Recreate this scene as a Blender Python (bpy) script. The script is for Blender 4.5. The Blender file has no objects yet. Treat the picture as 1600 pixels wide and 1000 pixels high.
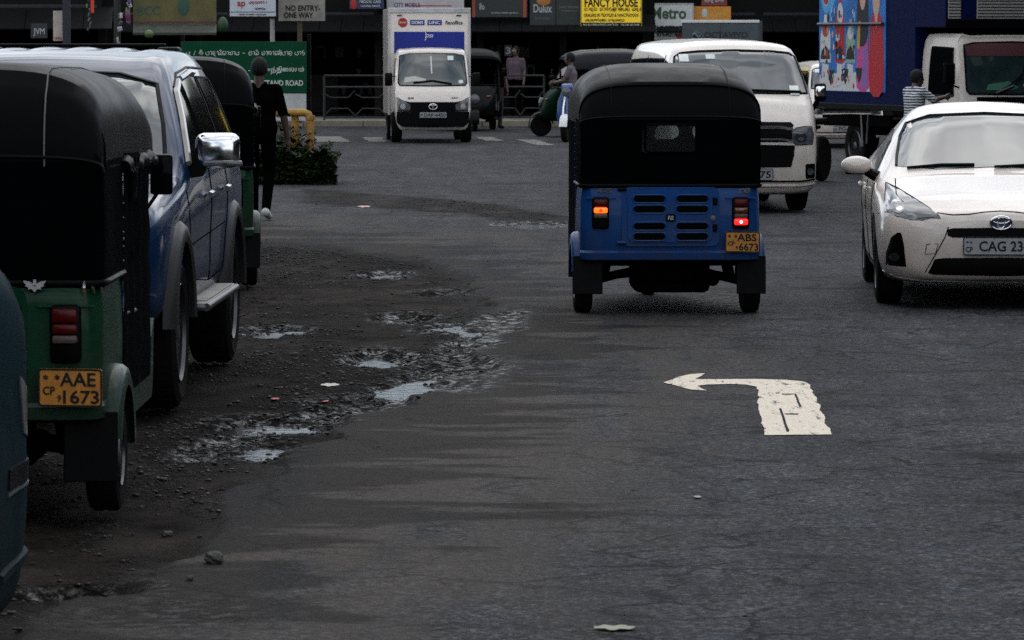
import bpy, bmesh, math, random
import numpy as np
from mathutils import Vector, Matrix
from mathutils.bvhtree import BVHTree
from mathutils.geometry import delaunay_2d_cdt

R = math.radians
PI = math.pi
random.seed(7)
scene = bpy.context.scene
COL = scene.collection

# ------------------------------------------------------------------ camera
CAM_H = 1.86
FOCAL = 6400.0                       # in pixels of the 1600 px wide photograph
PITCH = math.atan(436.0 / FOCAL)
cam_data = bpy.data.cameras.new('camera')
cam_data.sensor_width = 36.0
cam_data.lens = FOCAL / 1600.0 * 36.0
cam_data.clip_start = 0.5
cam_data.clip_end = 3000.0
cam_data.dof.use_dof = True
cam_data.dof.focus_distance = 28.0
cam_data.dof.aperture_fstop = 18.0
cam = bpy.data.objects.new('camera', cam_data)
cam.location = (0, 0, CAM_H)
cam.rotation_euler = (PI / 2 - PITCH, 0, 0)
COL.objects.link(cam)
scene.camera = cam

# ------------------------------------------------------------------ sky, sun, exposure
SUN_EL, SUN_AZ = R(58), R(12)        # azimuth clockwise from +Y: the sun stands ahead, a little to the right
world = bpy.data.worlds.new('World')
scene.world = world
world.use_nodes = True
wn, wl = world.node_tree.nodes, world.node_tree.links
wn.clear()
wo = wn.new('ShaderNodeOutputWorld')
bg = wn.new('ShaderNodeBackground')
bg.inputs['Strength'].default_value = 0.15
sky = wn.new('ShaderNodeTexSky')
sky.sky_type = 'NISHITA'
sky.sun_disc = False
sky.sun_elevation = SUN_EL
sky.sun_rotation = SUN_AZ
tc = wn.new('ShaderNodeTexCoord')
mp = wn.new('ShaderNodeMapping')
mp.inputs['Scale'].default_value = (1.0, 1.0, 2.2)
cn = wn.new('ShaderNodeTexNoise')
cn.inputs['Scale'].default_value = 2.3
cn.inputs['Detail'].default_value = 7
cn.inputs['Roughness'].default_value = 0.58
cr = wn.new('ShaderNodeValToRGB')
cr.color_ramp.elements[0].position = 0.36
cr.color_ramp.elements[1].position = 0.52
cn2 = wn.new('ShaderNodeTexNoise')
cn2.inputs['Scale'].default_value = 5.2
cn2.inputs['Detail'].default_value = 7
cc = wn.new('ShaderNodeValToRGB')
cc.color_ramp.elements[0].color = (0.17, 0.22, 0.29, 1)
cc.color_ramp.elements[0].position = 0.36
cc.color_ramp.elements[1].color = (1.0, 1.0, 1.0, 1)
cc.color_ramp.elements[1].position = 0.64
cs = wn.new('ShaderNodeVectorMath'); cs.operation = 'SCALE'
cs.inputs['Scale'].default_value = 14.5
mx = wn.new('ShaderNodeMix'); mx.data_type = 'RGBA'
wl.new(tc.outputs['Generated'], mp.inputs['Vector'])
wl.new(mp.outputs['Vector'], cn.inputs['Vector'])
wl.new(mp.outputs['Vector'], cn2.inputs['Vector'])
wl.new(cn.outputs['Fac'], cr.inputs['Fac'])
wl.new(cn2.outputs['Fac'], cc.inputs['Fac'])
wl.new(cc.outputs['Color'], cs.inputs[0])
wl.new(cr.outputs['Color'], mx.inputs['Factor'])
wl.new(sky.outputs['Color'], mx.inputs['A'])
wl.new(cs.outputs['Vector'], mx.inputs['B'])
wl.new(mx.outputs['Result'], bg.inputs['Color'])
wl.new(bg.outputs['Background'], wo.inputs['Surface'])

sun_data = bpy.data.lights.new('sun', 'SUN')
sun_data.energy = 0.5
sun_data.angle = R(55)
sun_data.color = (1.0, 0.95, 0.89)
sun = bpy.data.objects.new('sun', sun_data)
sdir = Vector((math.sin(SUN_AZ) * math.cos(SUN_EL), math.cos(SUN_AZ) * math.cos(SUN_EL), math.sin(SUN_EL)))
sun.rotation_euler = sdir.to_track_quat('Z', 'Y').to_euler()
sun.location = (4, 20, 40)
COL.objects.link(sun)

scene.view_settings.view_transform = 'Standard'
scene.view_settings.look = 'None'
scene.view_settings.gamma = 1.0
scene.view_settings.exposure = 0.25
scene.view_settings.use_curve_mapping = False
scene.cycles.max_bounces = 6
scene.cycles.use_denoising = False


def site(px, py):
    """ground point surveyed from the photograph (1600x1000) with the camera above"""
    cp, sp = math.cos(PITCH), math.sin(PITCH)
    dx, dy, dz = px - 800.0, FOCAL * cp + (500 - py) * sp, -FOCAL * sp + (500 - py) * cp
    t = CAM_H / -dz
    return dx * t, dy * t


def span(px, py, Y):
    """x and z at a distance Y in front of the camera"""
    cp, sp = math.cos(PITCH), math.sin(PITCH)
    dx, dy, dz = px - 800.0, FOCAL * cp + (500 - py) * sp, -FOCAL * sp + (500 - py) * cp
    t = Y / dy
    return dx * t, CAM_H + dz * t


# ------------------------------------------------------------------ materials
MATS = {}


def mat(name, col, rough=0.6, metal=0.0, spec=0.5, coat=0.0, vary=0.0, vscale=6.0, bump=0.0, bscale=40.0,
        emit=None, estr=0.0, dirt=0.0, trans=0.0, alpha=1.0):
    if name in MATS:
        return MATS[name]
    m = bpy.data.materials.new(name)
    m.use_nodes = True
    n, l = m.node_tree.nodes, m.node_tree.links
    b = n['Principled BSDF']
    b.inputs['Base Color'].default_value = (*col, 1)
    b.inputs['Roughness'].default_value = rough
    b.inputs['Metallic'].default_value = metal
    b.inputs['Specular IOR Level'].default_value = spec
    b.inputs['Coat Weight'].default_value = coat
    b.inputs['Coat Roughness'].default_value = 0.04
    b.inputs['Transmission Weight'].default_value = trans
    b.inputs['Alpha'].default_value = alpha
    if emit:
        b.inputs['Emission Color'].default_value = (*emit, 1)
        b.inputs['Emission Strength'].default_value = estr
    if vary or bump or dirt:
        t = n.new('ShaderNodeTexCoord')
    src = None
    if vary:
        no = n.new('ShaderNodeTexNoise'); no.inputs['Scale'].default_value = vscale
        no.inputs['Detail'].default_value = 8; no.inputs['Roughness'].default_value = 0.65
        l.new(t.outputs['Object'], no.inputs['Vector'])
        rp = n.new('ShaderNodeMapRange')
        rp.inputs['From Min'].default_value = 0.3; rp.inputs['From Max'].default_value = 0.7
        rp.inputs['To Min'].default_value = 1 - vary; rp.inputs['To Max'].default_value = 1 + vary
        l.new(no.outputs['Fac'], rp.inputs['Value'])
        vm = n.new('ShaderNodeVectorMath'); vm.operation = 'SCALE'
        vm.inputs[0].default_value = col
        l.new(rp.outputs['Result'], vm.inputs['Scale'])
        src = vm.outputs['Vector']
        rr = n.new('ShaderNodeMapRange')
        rr.inputs['From Min'].default_value = 0.3; rr.inputs['From Max'].default_value = 0.7
        rr.inputs['To Min'].default_value = rough * (1 - vary * 0.5); rr.inputs['To Max'].default_value = min(1, rough * (1 + vary * 0.5))
        l.new(no.outputs['Fac'], rr.inputs['Value'])
        l.new(rr.outputs['Result'], b.inputs['Roughness'])
    if dirt:
        # road dust thrown up from below, with a ragged noise edge
        sx = n.new('ShaderNodeSeparateXYZ'); l.new(t.outputs['Object'], sx.inputs[0])
        dn = n.new('ShaderNodeTexNoise'); dn.inputs['Scale'].default_value = 9; dn.inputs['Detail'].default_value = 9
        l.new(t.outputs['Object'], dn.inputs['Vector'])
        ma = n.new('ShaderNodeMath'); ma.operation = 'MULTIPLY_ADD'
        l.new(dn.outputs['Fac'], ma.inputs[0]); ma.inputs[1].default_value = -1.0
        l.new(sx.outputs['Z'], ma.inputs[2])
        dr = n.new('ShaderNodeMapRange')
        dr.inputs['From Min'].default_value = -0.35; dr.inputs['From Max'].default_value = 0.35
        dr.inputs['To Min'].default_value = dirt; dr.inputs['To Max'].default_value = 0.0
        l.new(ma.outputs[0], dr.inputs['Value'])
        mi = n.new('ShaderNodeMix'); mi.data_type = 'RGBA'
        l.new(dr.outputs['Result'], mi.inputs['Factor'])
        if src:
            l.new(src, mi.inputs['A'])
        else:
            mi.inputs['A'].default_value = (*col, 1)
        mi.inputs['B'].default_value = (0.040, 0.034, 0.030, 1)
        src = mi.outputs['Result']
    if src:
        l.new(src, b.inputs['Base Color'])
    if bump:
        bn = n.new('ShaderNodeTexNoise'); bn.inputs['Scale'].default_value = bscale; bn.inputs['Detail'].default_value = 6
        l.new(t.outputs['Object'], bn.inputs['Vector'])
        bp = n.new('ShaderNodeBump'); bp.inputs['Strength'].default_value = bump; bp.inputs['Distance'].default_value = 0.02
        l.new(bn.outputs['Fac'], bp.inputs['Height'])
        l.new(bp.outputs['Normal'], b.inputs['Normal'])
    MATS[name] = m
    return m


black = mat('black_plastic', (0.0012, 0.0012, 0.0014), 0.5, spec=0.07, vary=0.3)
vinyl = mat('black_vinyl', (0.0009, 0.0015, 0.0017), 0.42, spec=0.032, vary=0.35, vscale=3.0, bump=0.25, bscale=5.0)
drape = mat('dull_vinyl', (0.0008, 0.0013, 0.0015), 0.85, spec=0.005, vary=0.35, vscale=3.0)
rubber = mat('rubber', (0.0025, 0.0025, 0.0025), 0.85, spec=0.06, vary=0.4, dirt=0.10)
under = mat('underbody', (0.001, 0.001, 0.001), 0.9, spec=0.02)
chrome = mat('chrome', (0.72, 0.72, 0.72), 0.12, metal=1.0)
steel = mat('steel', (0.10, 0.10, 0.105), 0.45, metal=1.0, vary=0.3)
silver = mat('alloy', (0.07, 0.07, 0.075), 0.42, metal=0.9, vary=0.2)
glass = mat('tinted_glass', (0.014, 0.026, 0.028), 0.03, spec=0.78, coat=0.2, vary=0.5, vscale=2.5)
glass_dark = mat('dark_glass', (0.002, 0.0025, 0.003), 0.08, spec=0.03)
lampglass = mat('lamp_glass', (0.07, 0.075, 0.08), 0.08, spec=0.45, coat=0.2, vary=0.6, vscale=16)
lampdark = mat('lamp_dark', (0.02, 0.022, 0.024), 0.1, spec=0.6, coat=0.5)
white_paint = mat('white_paint', (0.62, 0.56, 0.50), 0.33, coat=0.6, vary=0.06, dirt=0.35)
pearl = mat('pearl_white_paint', (0.55, 0.485, 0.43), 0.28, coat=0.6, vary=0.04, dirt=0.3)
plate_yellow = mat('plate_yellow', (0.34, 0.13, 0.006), 0.5, vary=0.25, vscale=20)
plate_white = mat('plate_white', (0.22, 0.23, 0.24), 0.5, vary=0.15, vscale=20)
ink = mat('ink', (0.006, 0.006, 0.006), 0.6, spec=0.2)
seam_m = mat('panel_gap', (0.003, 0.003, 0.003), 0.9, spec=0.0)
skin_m = mat('skin', (0.055, 0.032, 0.022), 0.55, vary=0.2)
hair_m = mat('hair', (0.004, 0.004, 0.004), 0.7, spec=0.2, bump=0.6, bscale=120)


# ------------------------------------------------------------------ mesh building
class MB:
    def __init__(self):
        self.v, self.f = [], []

    def add(self, vs, fs, M=None):
        k = len(self.v)
        if M is not None:
            vs = [M @ Vector(p) for p in vs]
        self.v += [tuple(p) for p in vs]
        self.f += [tuple(i + k for i in f) for f in fs]
        return self

    def box(self, c, s, bev=0.0, rot=None, seg=2):
        bm = bmesh.new()
        bmesh.ops.create_cube(bm, size=1.0)
        for v in bm.verts:
            v.co = Vector((v.co.x * s[0], v.co.y * s[1], v.co.z * s[2]))
        if bev:
            bmesh.ops.bevel(bm, geom=bm.edges[:], offset=bev, segments=seg, affect='EDGES', profile=0.5)
        M = Matrix.Translation(c)
        if rot:
            M = M @ Matrix.Rotation(rot[2], 4, 'Z') @ Matrix.Rotation(rot[1], 4, 'Y') @ Matrix.Rotation(rot[0], 4, 'X')
        bm.verts.index_update()
        self.add([v.co for v in bm.verts], [[v.index for v in f.verts] for f in bm.faces], M)
        bm.free()
        return self

    def tube(self, pts, r, n=10, caps=True, closed=False):
        pts = [Vector(p) for p in pts]
        rs = r if isinstance(r, (list, tuple)) else [r] * len(pts)
        rings = []
        prev = None
        m = len(pts)
        for i, p in enumerate(pts):
            if closed:
                d = pts[(i + 1) % m] - pts[i - 1]
            else:
                d = pts[min(i + 1, m - 1)] - pts[max(i - 1, 0)]
            d.normalize()
            if prev is None:
                a = Vector((0, 0, 1)) if abs(d.z) < 0.9 else Vector((1, 0, 0))
                u = d.cross(a).normalized()
            else:
                u = (prev - d * prev.dot(d)).normalized()
            prev = u
            w = d.cross(u)
            rings.append([p + u * math.cos(2 * PI * k / n) * rs[i] + w * math.sin(2 * PI * k / n) * rs[i] for k in range(n)])
        self.rings(rings, caps and not closed, closed)
        return self

    def rings(self, rings, caps=True, loop=False):
        n = len(rings[0])
        vs = [p for r in rings for p in r]
        fs = []
        m = len(rings)
        for i in range(m if loop else m - 1):
            j = (i + 1) % m
            for k in range(n):
                q = (k + 1) % n
                fs.append((i * n + k, i * n + q, j * n + q, j * n + k))
        if caps and not loop:
            fs.append(tuple(range(n - 1, -1, -1)))
            fs.append(tuple((m - 1) * n + k for k in range(n)))
        self.add(vs, fs)
        return self

    def lathe(self, prof, c, axis='X', n=24):
        """prof: (radius, offset along the axis)"""
        rings = []
        for r, o in prof:
            ring = []
            for k in range(n):
                a = 2 * PI * k / n
                x, y = math.cos(a) * r, math.sin(a) * r
                if axis == 'X':
                    q = (o, x, y)
                elif axis == 'Y':
                    q = (y, o, x)
                else:
                    q = (x, y, o)
                ring.append(Vector(c) + Vector(q))
            rings.append(ring)
        return self.rings(rings, caps=True)

    def prism(self, poly, plane, a, b):
        """polygon in 'xz' (a..b along y), 'yz' (a..b along x) or 'xy' (a..b along z)"""
        def put(p, t):
            return {'xz': (p[0], t, p[1]), 'yz': (t, p[0], p[1]), 'xy': (p[0], p[1], t)}[plane]
        n = len(poly)
        vs = [put(p, a) for p in poly] + [put(p, b) for p in poly]
        fs = [tuple(range(n)), tuple(range(2 * n - 1, n - 1, -1))]
        for i in range(n):
            j = (i + 1) % n
            fs.append((i, i + n, j + n, j))
        return self.add(vs, fs)

    def sheet(self, P, closed_u=False, closed_v=False):
        """grid of points P[i][j]"""
        m, n = len(P), len(P[0])
        vs = [p for r in P for p in r]
        fs = []
        for i in range(m if closed_u else m - 1):
            for j in range(n if closed_v else n - 1):
                i2, j2 = (i + 1) % m, (j + 1) % n
                fs.append((i * n + j, i * n + j2, i2 * n + j2, i2 * n + j))
        return self.add(vs, fs)

    def ball(self, c, s, n=12, m=8):
        P = []
        for i in range(m + 1):
            t = PI * i / m
            P.append([(c[0] + s[0] * math.sin(t) * math.cos(2 * PI * k / n), c[1] + s[1] * math.sin(t) * math.sin(2 * PI * k / n),
                       c[2] + s[2] * math.cos(t)) for k in range(n)])
        return self.sheet(P, False, True)

    def capsule(self, a, b, ra, rb, n=12):
        a, b = Vector(a), Vector(b)
        d = (b - a)
        L = max(d.length, 1e-5)
        d = d / L
        pts, rs = [], []
        for t in (-0.98, -0.8, -0.5, -0.2):
            pts.append(a + d * ra * t); rs.append(ra * math.sqrt(1 - t * t))
        pts += [a, b]; rs += [ra, rb]
        for t in (0.2, 0.5, 0.8, 0.98):
            pts.append(b + d * rb * t); rs.append(rb * math.sqrt(1 - t * t))
        return self.tube(pts, rs, n)

    def text(self, body, o, ux, uy, h=None, w=None, ext=0.002, sx=1.0, bold=0.0, shear=0.0):
        vs, fs = text_shape(body, bold)
        if not vs:
            return self
        xs = [p[0] for p in vs]; ys = [p[1] for p in vs]
        cx, cy = (min(xs) + max(xs)) / 2, (min(ys) + max(ys)) / 2
        W, H = max(max(xs) - min(xs), 1e-6), max(max(ys) - min(ys), 1e-6)
        ky = (h / H) if h else (w / W)
        kx = (w / W) if w else ky * sx
        ux, uy = Vector(ux).normalized(), Vector(uy).normalized()
        un = ux.cross(uy)
        o = Vector(o)
        self.add([o + ux * ((p[0] - cx) * kx + shear * (p[1] - cy) * ky) + uy * (p[1] - cy) * ky + un * (p[2] * ext) for p in vs], fs)
        return self

    def build(self, name, m, parent=None, smooth=None, loc=None, rz=0.0):
        me = bpy.data.meshes.new(name)
        me.from_pydata(self.v, [], self.f)
        me.update()
        bm = bmesh.new(); bm.from_mesh(me)
        bmesh.ops.recalc_face_normals(bm, faces=bm.faces[:])
        bm.to_mesh(me); bm.free()
        for q in (m if isinstance(m, (list, tuple)) else [m]):
            me.materials.append(q)
        if smooth is not None:
            me.polygons.foreach_set('use_smooth', [True] * len(me.polygons))
            me.set_sharp_from_angle(angle=R(smooth))
        o = bpy.data.objects.new(name, me)
        COL.objects.link(o)
        if parent:
            o.parent = parent
        if loc:
            o.location = loc
            o.rotation_euler = (0, 0, rz)
        return o


TXT = {}


def text_shape(body, bold=0.0):
    key = (body, bold)
    if key not in TXT:
        cu = bpy.data.curves.new('lettering', 'FONT')
        cu.body = body
        cu.size = 1.0
        cu.extrude = 1.0
        cu.offset = bold
        cu.resolution_u = 3
        ob = bpy.data.objects.new('lettering', cu)
        me = ob.to_mesh()
        vs = [tuple(v.co) for v in me.vertices]
        fs = [tuple(p.vertices) for p in me.polygons]
        ob.to_mesh_clear()
        bpy.data.objects.remove(ob)
        bpy.data.curves.remove(cu)
        TXT[key] = (vs, fs)
    return TXT[key]


def empty(name, loc=(0, 0, 0), rz=0.0):
    o = bpy.data.objects.new(name, None)
    o.location = loc
    o.rotation_euler = (0, 0, rz)
    o.empty_display_size = 0.2
    COL.objects.link(o)
    return o


def tag(o, label=None, cat=None, group=None, kind=None):
    if label: o['label'] = label
    if cat: o['category'] = cat
    if group: o['group'] = group
    if kind: o['kind'] = kind
    return o


def copy_tree(o, parent=None):
    c = o.copy(); COL.objects.link(c); c.parent = parent
    for ch in list(o.children):
        copy_tree(ch, c)
    return c


def rrect(cx, cy, w, h, r, n=4):
    out = []
    r = min(r, w / 2 - 1e-4, h / 2 - 1e-4)
    for (sx, sy, a0) in ((1, -1, -90), (1, 1, 0), (-1, 1, 90), (-1, -1, 180)):
        for k in range(n + 1):
            a = R(a0 + 90.0 * k / n)
            out.append((cx + sx * (w / 2 - r) + r * math.cos(a), cy + sy * (h / 2 - r) + r * math.sin(a)))
    return out


def crom(P, n):
    """Catmull-Rom through a list of equal-length tuples"""
    P = [np.array(p, float) for p in P]
    out = []
    m = len(P)
    for i in range(m - 1):
        p0, p1, p2, p3 = P[max(i - 1, 0)], P[i], P[i + 1], P[min(i + 2, m - 1)]
        for k in range(n):
            t = k / n
            out.append(0.5 * (2 * p1 + (p2 - p0) * t + (2 * p0 - 5 * p1 + 4 * p2 - p3) * t * t + (3 * p1 - p0 - 3 * p2 + p3) * t ** 3))
    out.append(P[-1])
    return out


def pcurve(pts, n=4, closed=False):
    if closed:
        pts = list(pts)
        Q = [pts[-1]] + pts + [pts[0], pts[1]]
        o = crom(Q, n)
        return [tuple(p) for p in o[n:n + n * len(pts)]]
    return [tuple(p) for p in crom(pts, n)]


def car_shell(stations, nu=5, nv=4):
    """stations: (y, [(x, z) ... bottom centre -> top centre]); returns an MB with the closed mirrored skin"""
    flat = [np.array([s[0]] + [c for p in s[1] for c in p]) for s in stations]
    rows = crom(flat, nu)
    P = []
    for r in rows:
        y = r[0]
        half = r[1:].reshape(-1, 2)
        h = crom([tuple(p) for p in half], nv)
        h = [(max(p[0], 0.0), p[1]) for p in h]
        ring = [(p[0], y, p[1]) for p in h] + [(-p[0], y, p[1]) for p in h[-2:0:-1]]
        P.append(ring)
    mb = MB()
    mb.rings([[Vector(q) for q in r] for r in P], caps=True)
    return mb


def bvh_of(mb):
    return BVHTree.FromPolygons([Vector(p) for p in mb.v], mb.f)


def cast(bvh, a, b, axis, sg):
    """first hit of the body along an axis; when a ray slips past, lean towards the body's middle"""
    mid = 0.7 if axis != 'z' else 0.0
    for k in range(14):
        t = 0.004 * k * k / 4
        if axis == 'y':
            o, d = Vector((a - math.copysign(min(t, abs(a)), a), sg * 9, b - math.copysign(min(t, abs(b - mid)), b - mid))), Vector((0, -sg, 0))
        elif axis == 'x':
            o, d = Vector((sg * 4, a, b - math.copysign(min(t, abs(b - mid)), b - mid))), Vector((-sg, 0, 0))
        else:
            o, d = Vector((a - math.copysign(min(t, abs(a)), a), b, 5)), Vector((0, 0, -1))
        h = bvh.ray_cast(o, d)
        if h[0] is not None:
            return h[0], d
    q = {'y': Vector((a, sg * 0.5, b)), 'x': Vector((sg, a, b)), 'z': Vector((a, b, 1.5))}[axis]
    return bvh.find_nearest(q)[0], d


def conform(mb, bvh, poly, axis='y', sg=1, off=0.005, skirt=0.012, res=0.06):
    """lay a polygon (front, side or top view) onto a body as a thin panel with an edge"""
    pts = []
    n = len(poly)
    for i in range(n):
        a, b = Vector(poly[i]), Vector(poly[(i + 1) % n])
        k = max(1, int((b - a).length / res))
        for j in range(k):
            pts.append(a + (b - a) * (j / k))
    m = len(pts)
    xs = [p.x for p in pts]; ys = [p.y for p in pts]
    inner = []
    x = min(xs) + res
    while x < max(xs):
        y = min(ys) + res
        while y < max(ys):
            inner.append(Vector((x, y)))
            y += res
        x += res
    def inside(p):
        c = False
        for i in range(m):
            a, b = pts[i], pts[i - 1]
            if (a.y > p.y) != (b.y > p.y) and p.x < (b.x - a.x) * (p.y - a.y) / (b.y - a.y) + a.x:
                c = not c
        return c
    inner = [p for p in inner if inside(p) and min((p - q).length for q in pts) > res * 0.45]
    res_ = delaunay_2d_cdt(pts + inner, [(i, (i + 1) % m) for i in range(m)], [], 1, 1e-6)
    V2, F2 = res_[0], res_[2]
    vs = []
    for p in V2:
        h, d = cast(bvh, p.x, p.y, axis, sg)
        vs.append(h - d * off)
    dd = {'y': Vector((0, -sg, 0)), 'x': Vector((-sg, 0, 0)), 'z': Vector((0, 0, -1))}[axis]
    fs = [tuple(f) for f in F2]
    cnt = {}
    for f in fs:
        for i in range(len(f)):
            e = (f[i], f[(i + 1) % len(f)])
            k = (min(e), max(e))
            cnt[k] = cnt.get(k, 0) + 1
    base = len(vs)
    low = {}
    for (a, b), c in cnt.items():
        if c == 1:
            for q in (a, b):
                if q not in low:
                    low[q] = len(vs)
                    vs.append(vs[q] + dd * skirt)
            fs.append((a, b, low[b], low[a]))
    mb.add(vs, fs)
    return mb


def seam(mb, bvh, line, axis='y', sg=1, r=0.004, res=0.05, off=0.001):
    pts = []
    for i in range(len(line) - 1):
        a, b = Vector(line[i]), Vector(line[i + 1])
        k = max(1, int((b - a).length / res))
        for j in range(k):
            pts.append(a + (b - a) * (j / k))
    pts.append(Vector(line[-1]))
    out = []
    for p in pts:
        h, d = cast(bvh, p.x, p.y, axis, sg)
        out.append(h - d * off)
    return mb.tube(out, r, 5)


def carve(ob, cutters):
    """subtract cylinder/box cutters (list of MB) from a body and bake the result"""
    me = ob.data
    mats = list(me.materials)
    for c in cutters:
        cm = bpy.data.meshes.new('cut'); cm.from_pydata(c.v, [], c.f); cm.update()
        b = bmesh.new(); b.from_mesh(cm); bmesh.ops.recalc_face_normals(b, faces=b.faces[:]); b.to_mesh(cm); b.free()
        co = bpy.data.objects.new('cut', cm); COL.objects.link(co)
        md = ob.modifiers.new('cut', 'BOOLEAN'); md.operation = 'DIFFERENCE'; md.object = co; md.solver = 'EXACT'
        par = ob.parent; ob.parent = None
        keep = ob.matrix_world.copy()
        bpy.context.view_layer.update()
        dg = bpy.context.evaluated_depsgraph_get()
        new = bpy.data.meshes.new_from_object(ob.evaluated_get(dg))
        ob.modifiers.clear()
        ob.data = new
        ob.parent = par
        bpy.data.objects.remove(co)
    ob.data.materials.clear()
    for q in mats:
        ob.data.materials.append(q)
    ob.data.polygons.foreach_set('material_index', [0] * len(ob.data.polygons))
    ob.data.polygons.foreach_set('use_smooth', [True] * len(ob.data.polygons))
    ob.data.set_sharp_from_angle(angle=R(32))
    return ob


def wheel(parent, c, r, w, rim_mat, spokes=5, rr=0.62, side=1):
    """tyre with a rim; side = +1 when the outer face looks towards +x"""
    t = MB()
    h = w / 2
    t.lathe([(r * rr, -h * 0.8), (r * 0.86, -h), (r * 0.97, -h * 0.86), (r, -h * 0.55), (r, h * 0.55), (r * 0.97, h * 0.86), (r * 0.86, h), (r * rr, h * 0.8)], c, 'X', 36)
    for k in range(30):                       # tread blocks
        a = 2 * PI * k / 30
        for q in (-1, 1):
            t.box((c[0] + q * h * 0.42, c[1] + math.cos(a) * r * 0.995, c[2] + math.sin(a) * r * 0.995), (h * 0.5, r * 0.12, r * 0.03), 0, (a + PI / 2, 0, 0))
    ob = t.build('wheel', rubber, parent, smooth=40)
    m = MB()
    o = side * h
    m.lathe([(r * rr * 1.02, o * 0.8), (r * rr * 0.97, o * 0.95), (r * rr * 0.9, o * 0.6), (r * rr * 0.88, -o * 0.3), (0.01, -o * 0.3)], c, 'X', 32)
    m.lathe([(r * 0.16, o * 0.2), (r * 0.16, o * 0.78), (r * 0.1, o * 0.86), (0.01, o * 0.86)], c, 'X', 16)
    for k in range(spokes):
        a = 2 * PI * k / spokes + 0.3
        mid = (r * 0.1 + r * rr * 0.95) / 2
        m.box((c[0] + o * 0.66, c[1] + math.cos(a) * mid, c[2] + math.sin(a) * mid), (w * 0.12, r * rr * 0.86, r * 0.13), 0.006, (a, 0, 0))
    m.build('rim', rim_mat, ob, smooth=35)
    return ob


def number_plate(parent, o, ux, uy, w, h, lines, face, name='number_plate', lettering=None):
    """o centre, ux to the right, uy up as read"""
    ux, uy = Vector(ux).normalized(), Vector(uy).normalized()
    un = ux.cross(uy)
    M = Matrix((ux, uy, un)).transposed().to_4x4()
    M.translation = Vector(o)
    b = MB()
    b.prism(rrect(0, 0, w, h, 0.012), 'xy', -0.006, 0.003)
    b.v = [tuple(M @ Vector(p)) for p in b.v]
    p = b.build(name, face, parent)
    e = MB()
    out, inn = rrect(0, 0, w, h, 0.012), rrect(0, 0, w - 0.014, h - 0.014, 0.008)
    n = len(out)
    vs = [(q[0], q[1], 0.0045) for q in out] + [(q[0], q[1], 0.0045) for q in inn]
    e.add(vs, [(i, (i + 1) % n, (i + 1) % n + n, i + n) for i in range(n)], M)
    e.build('rim', ink, p)
    for (txt, x, y, hh, ww) in lines:
        t = MB()
        t.text(txt, Vector(o) + ux * x * w + uy * y * h + un * 0.0035, ux, uy, hh * h, ww * w if ww else None, 0.002, bold=0.018)
        t.build('lettering', ink, p)
    return p
# ------------------------------------------------------------------ ground
rng = np.random.RandomState(3)
LAT = rng.rand(256, 256)


def vnoise(x, y):
    xi, yi = np.floor(x).astype(int), np.floor(y).astype(int)
    fx, fy = x - xi, y - yi
    fx, fy = fx * fx * (3 - 2 * fx), fy * fy * (3 - 2 * fy)
    a, b = LAT[xi % 256, yi % 256], LAT[(xi + 1) % 256, yi % 256]
    c, d = LAT[xi % 256, (yi + 1) % 256], LAT[(xi + 1) % 256, (yi + 1) % 256]
    return (a * (1 - fx) + b * fx) * (1 - fy) + (c * (1 - fx) + d * fx) * fy


def fbm(x, y, o=5, g=0.55):
    s, a, t = 0, 1.0, 0
    for k in range(o):
        s = s + a * vnoise(x * 2 ** k + 17.3 * k, y * 2 ** k + 5.1 * k)
        t += a
        a *= g
    return s / t


def smooth(e0, e1, x):
    t = np.clip((x - e0) / (e1 - e0), 0, 1)
    return t * t * (3 - 2 * t)


def photo_xy(X, Y):
    cp, sp = math.cos(PITCH), math.sin(PITCH)
    zc = Y * cp + CAM_H * sp
    yc = Y * sp - CAM_H * cp
    return 800 + FOCAL * X / zc, 500 - FOCAL * yc / zc


DIRT = [(-900, 1100), (-20, 1040), (70, 940), (190, 905), (300, 838), (340, 795), (440, 715), (560, 655), (690, 612), (750, 560), (735, 500), (725, 450), (690, 408),
        (560, 388), (430, 378), (300, 372), (-900, 372)]
STRIP = [(490, 297), (640, 306), (780, 319), (885, 338), (865, 350), (740, 338), (600, 326), (470, 318)]
BAND = [(300, 702), (360, 678), (430, 656), (520, 642), (590, 628), (640, 600), (690, 570), (740, 530), (790, 500)]      # the run of the broken edge
SW = [site(*p) for p in STRIP]
DW = [site(*p) for p in DIRT]
# hollows that hold water or stay wet: x, y, rx, ry (survey pixels), depth, wetness
HOLES = [(425, 655, 115, 15, .040, 1), (590, 553, 60, 14, .055, 1), (415, 511, 70, 9, .035, 1), (608, 424, 45, 6, .035, 1), (690, 600, 95, 13, .020, 1),
         (840, 351, 65, 6, .025, 1), (140, 915, 110, 13, .040, 1), (410, 697, 60, 17, .030, .8), (720, 507, 60, 9, .022, 1), (560, 622, 90, 14, .050, .8),
         (720, 575, 70, 24, .012, .9), (235, 965, 190, 30, .010, .4), (640, 490, 50, 9, .045, .9), (690, 451, 40, 6, .04, .6), (1140, 470, 60, 12, .004, .5)]


def pdist(X, Y, poly):
    """signed distance in the plane, negative inside; Y squeezed so that edges read alike near and far"""
    d = np.full(X.shape, 1e9)
    ins = np.zeros(X.shape, bool)
    n = len(poly)
    for i in range(n):
        (ax, ay), (bx, by) = poly[i - 1], poly[i]
        ex, ey = bx - ax, by - ay
        t = np.clip(((X - ax) * ex + (Y - ay) * ey * .1) / (ex * ex + ey * ey * .1 + 1e-9), 0, 1)
        d = np.minimum(d, np.hypot(X - ax - t * ex, (Y - ay - t * ey) * .32))
        c = (ay > Y) != (by > Y)
        xx = (bx - ax) * (Y - ay) / (by - ay + 1e-12) + ax
        ins ^= c & (X < xx)
    return np.where(ins, -d, d)


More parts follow.
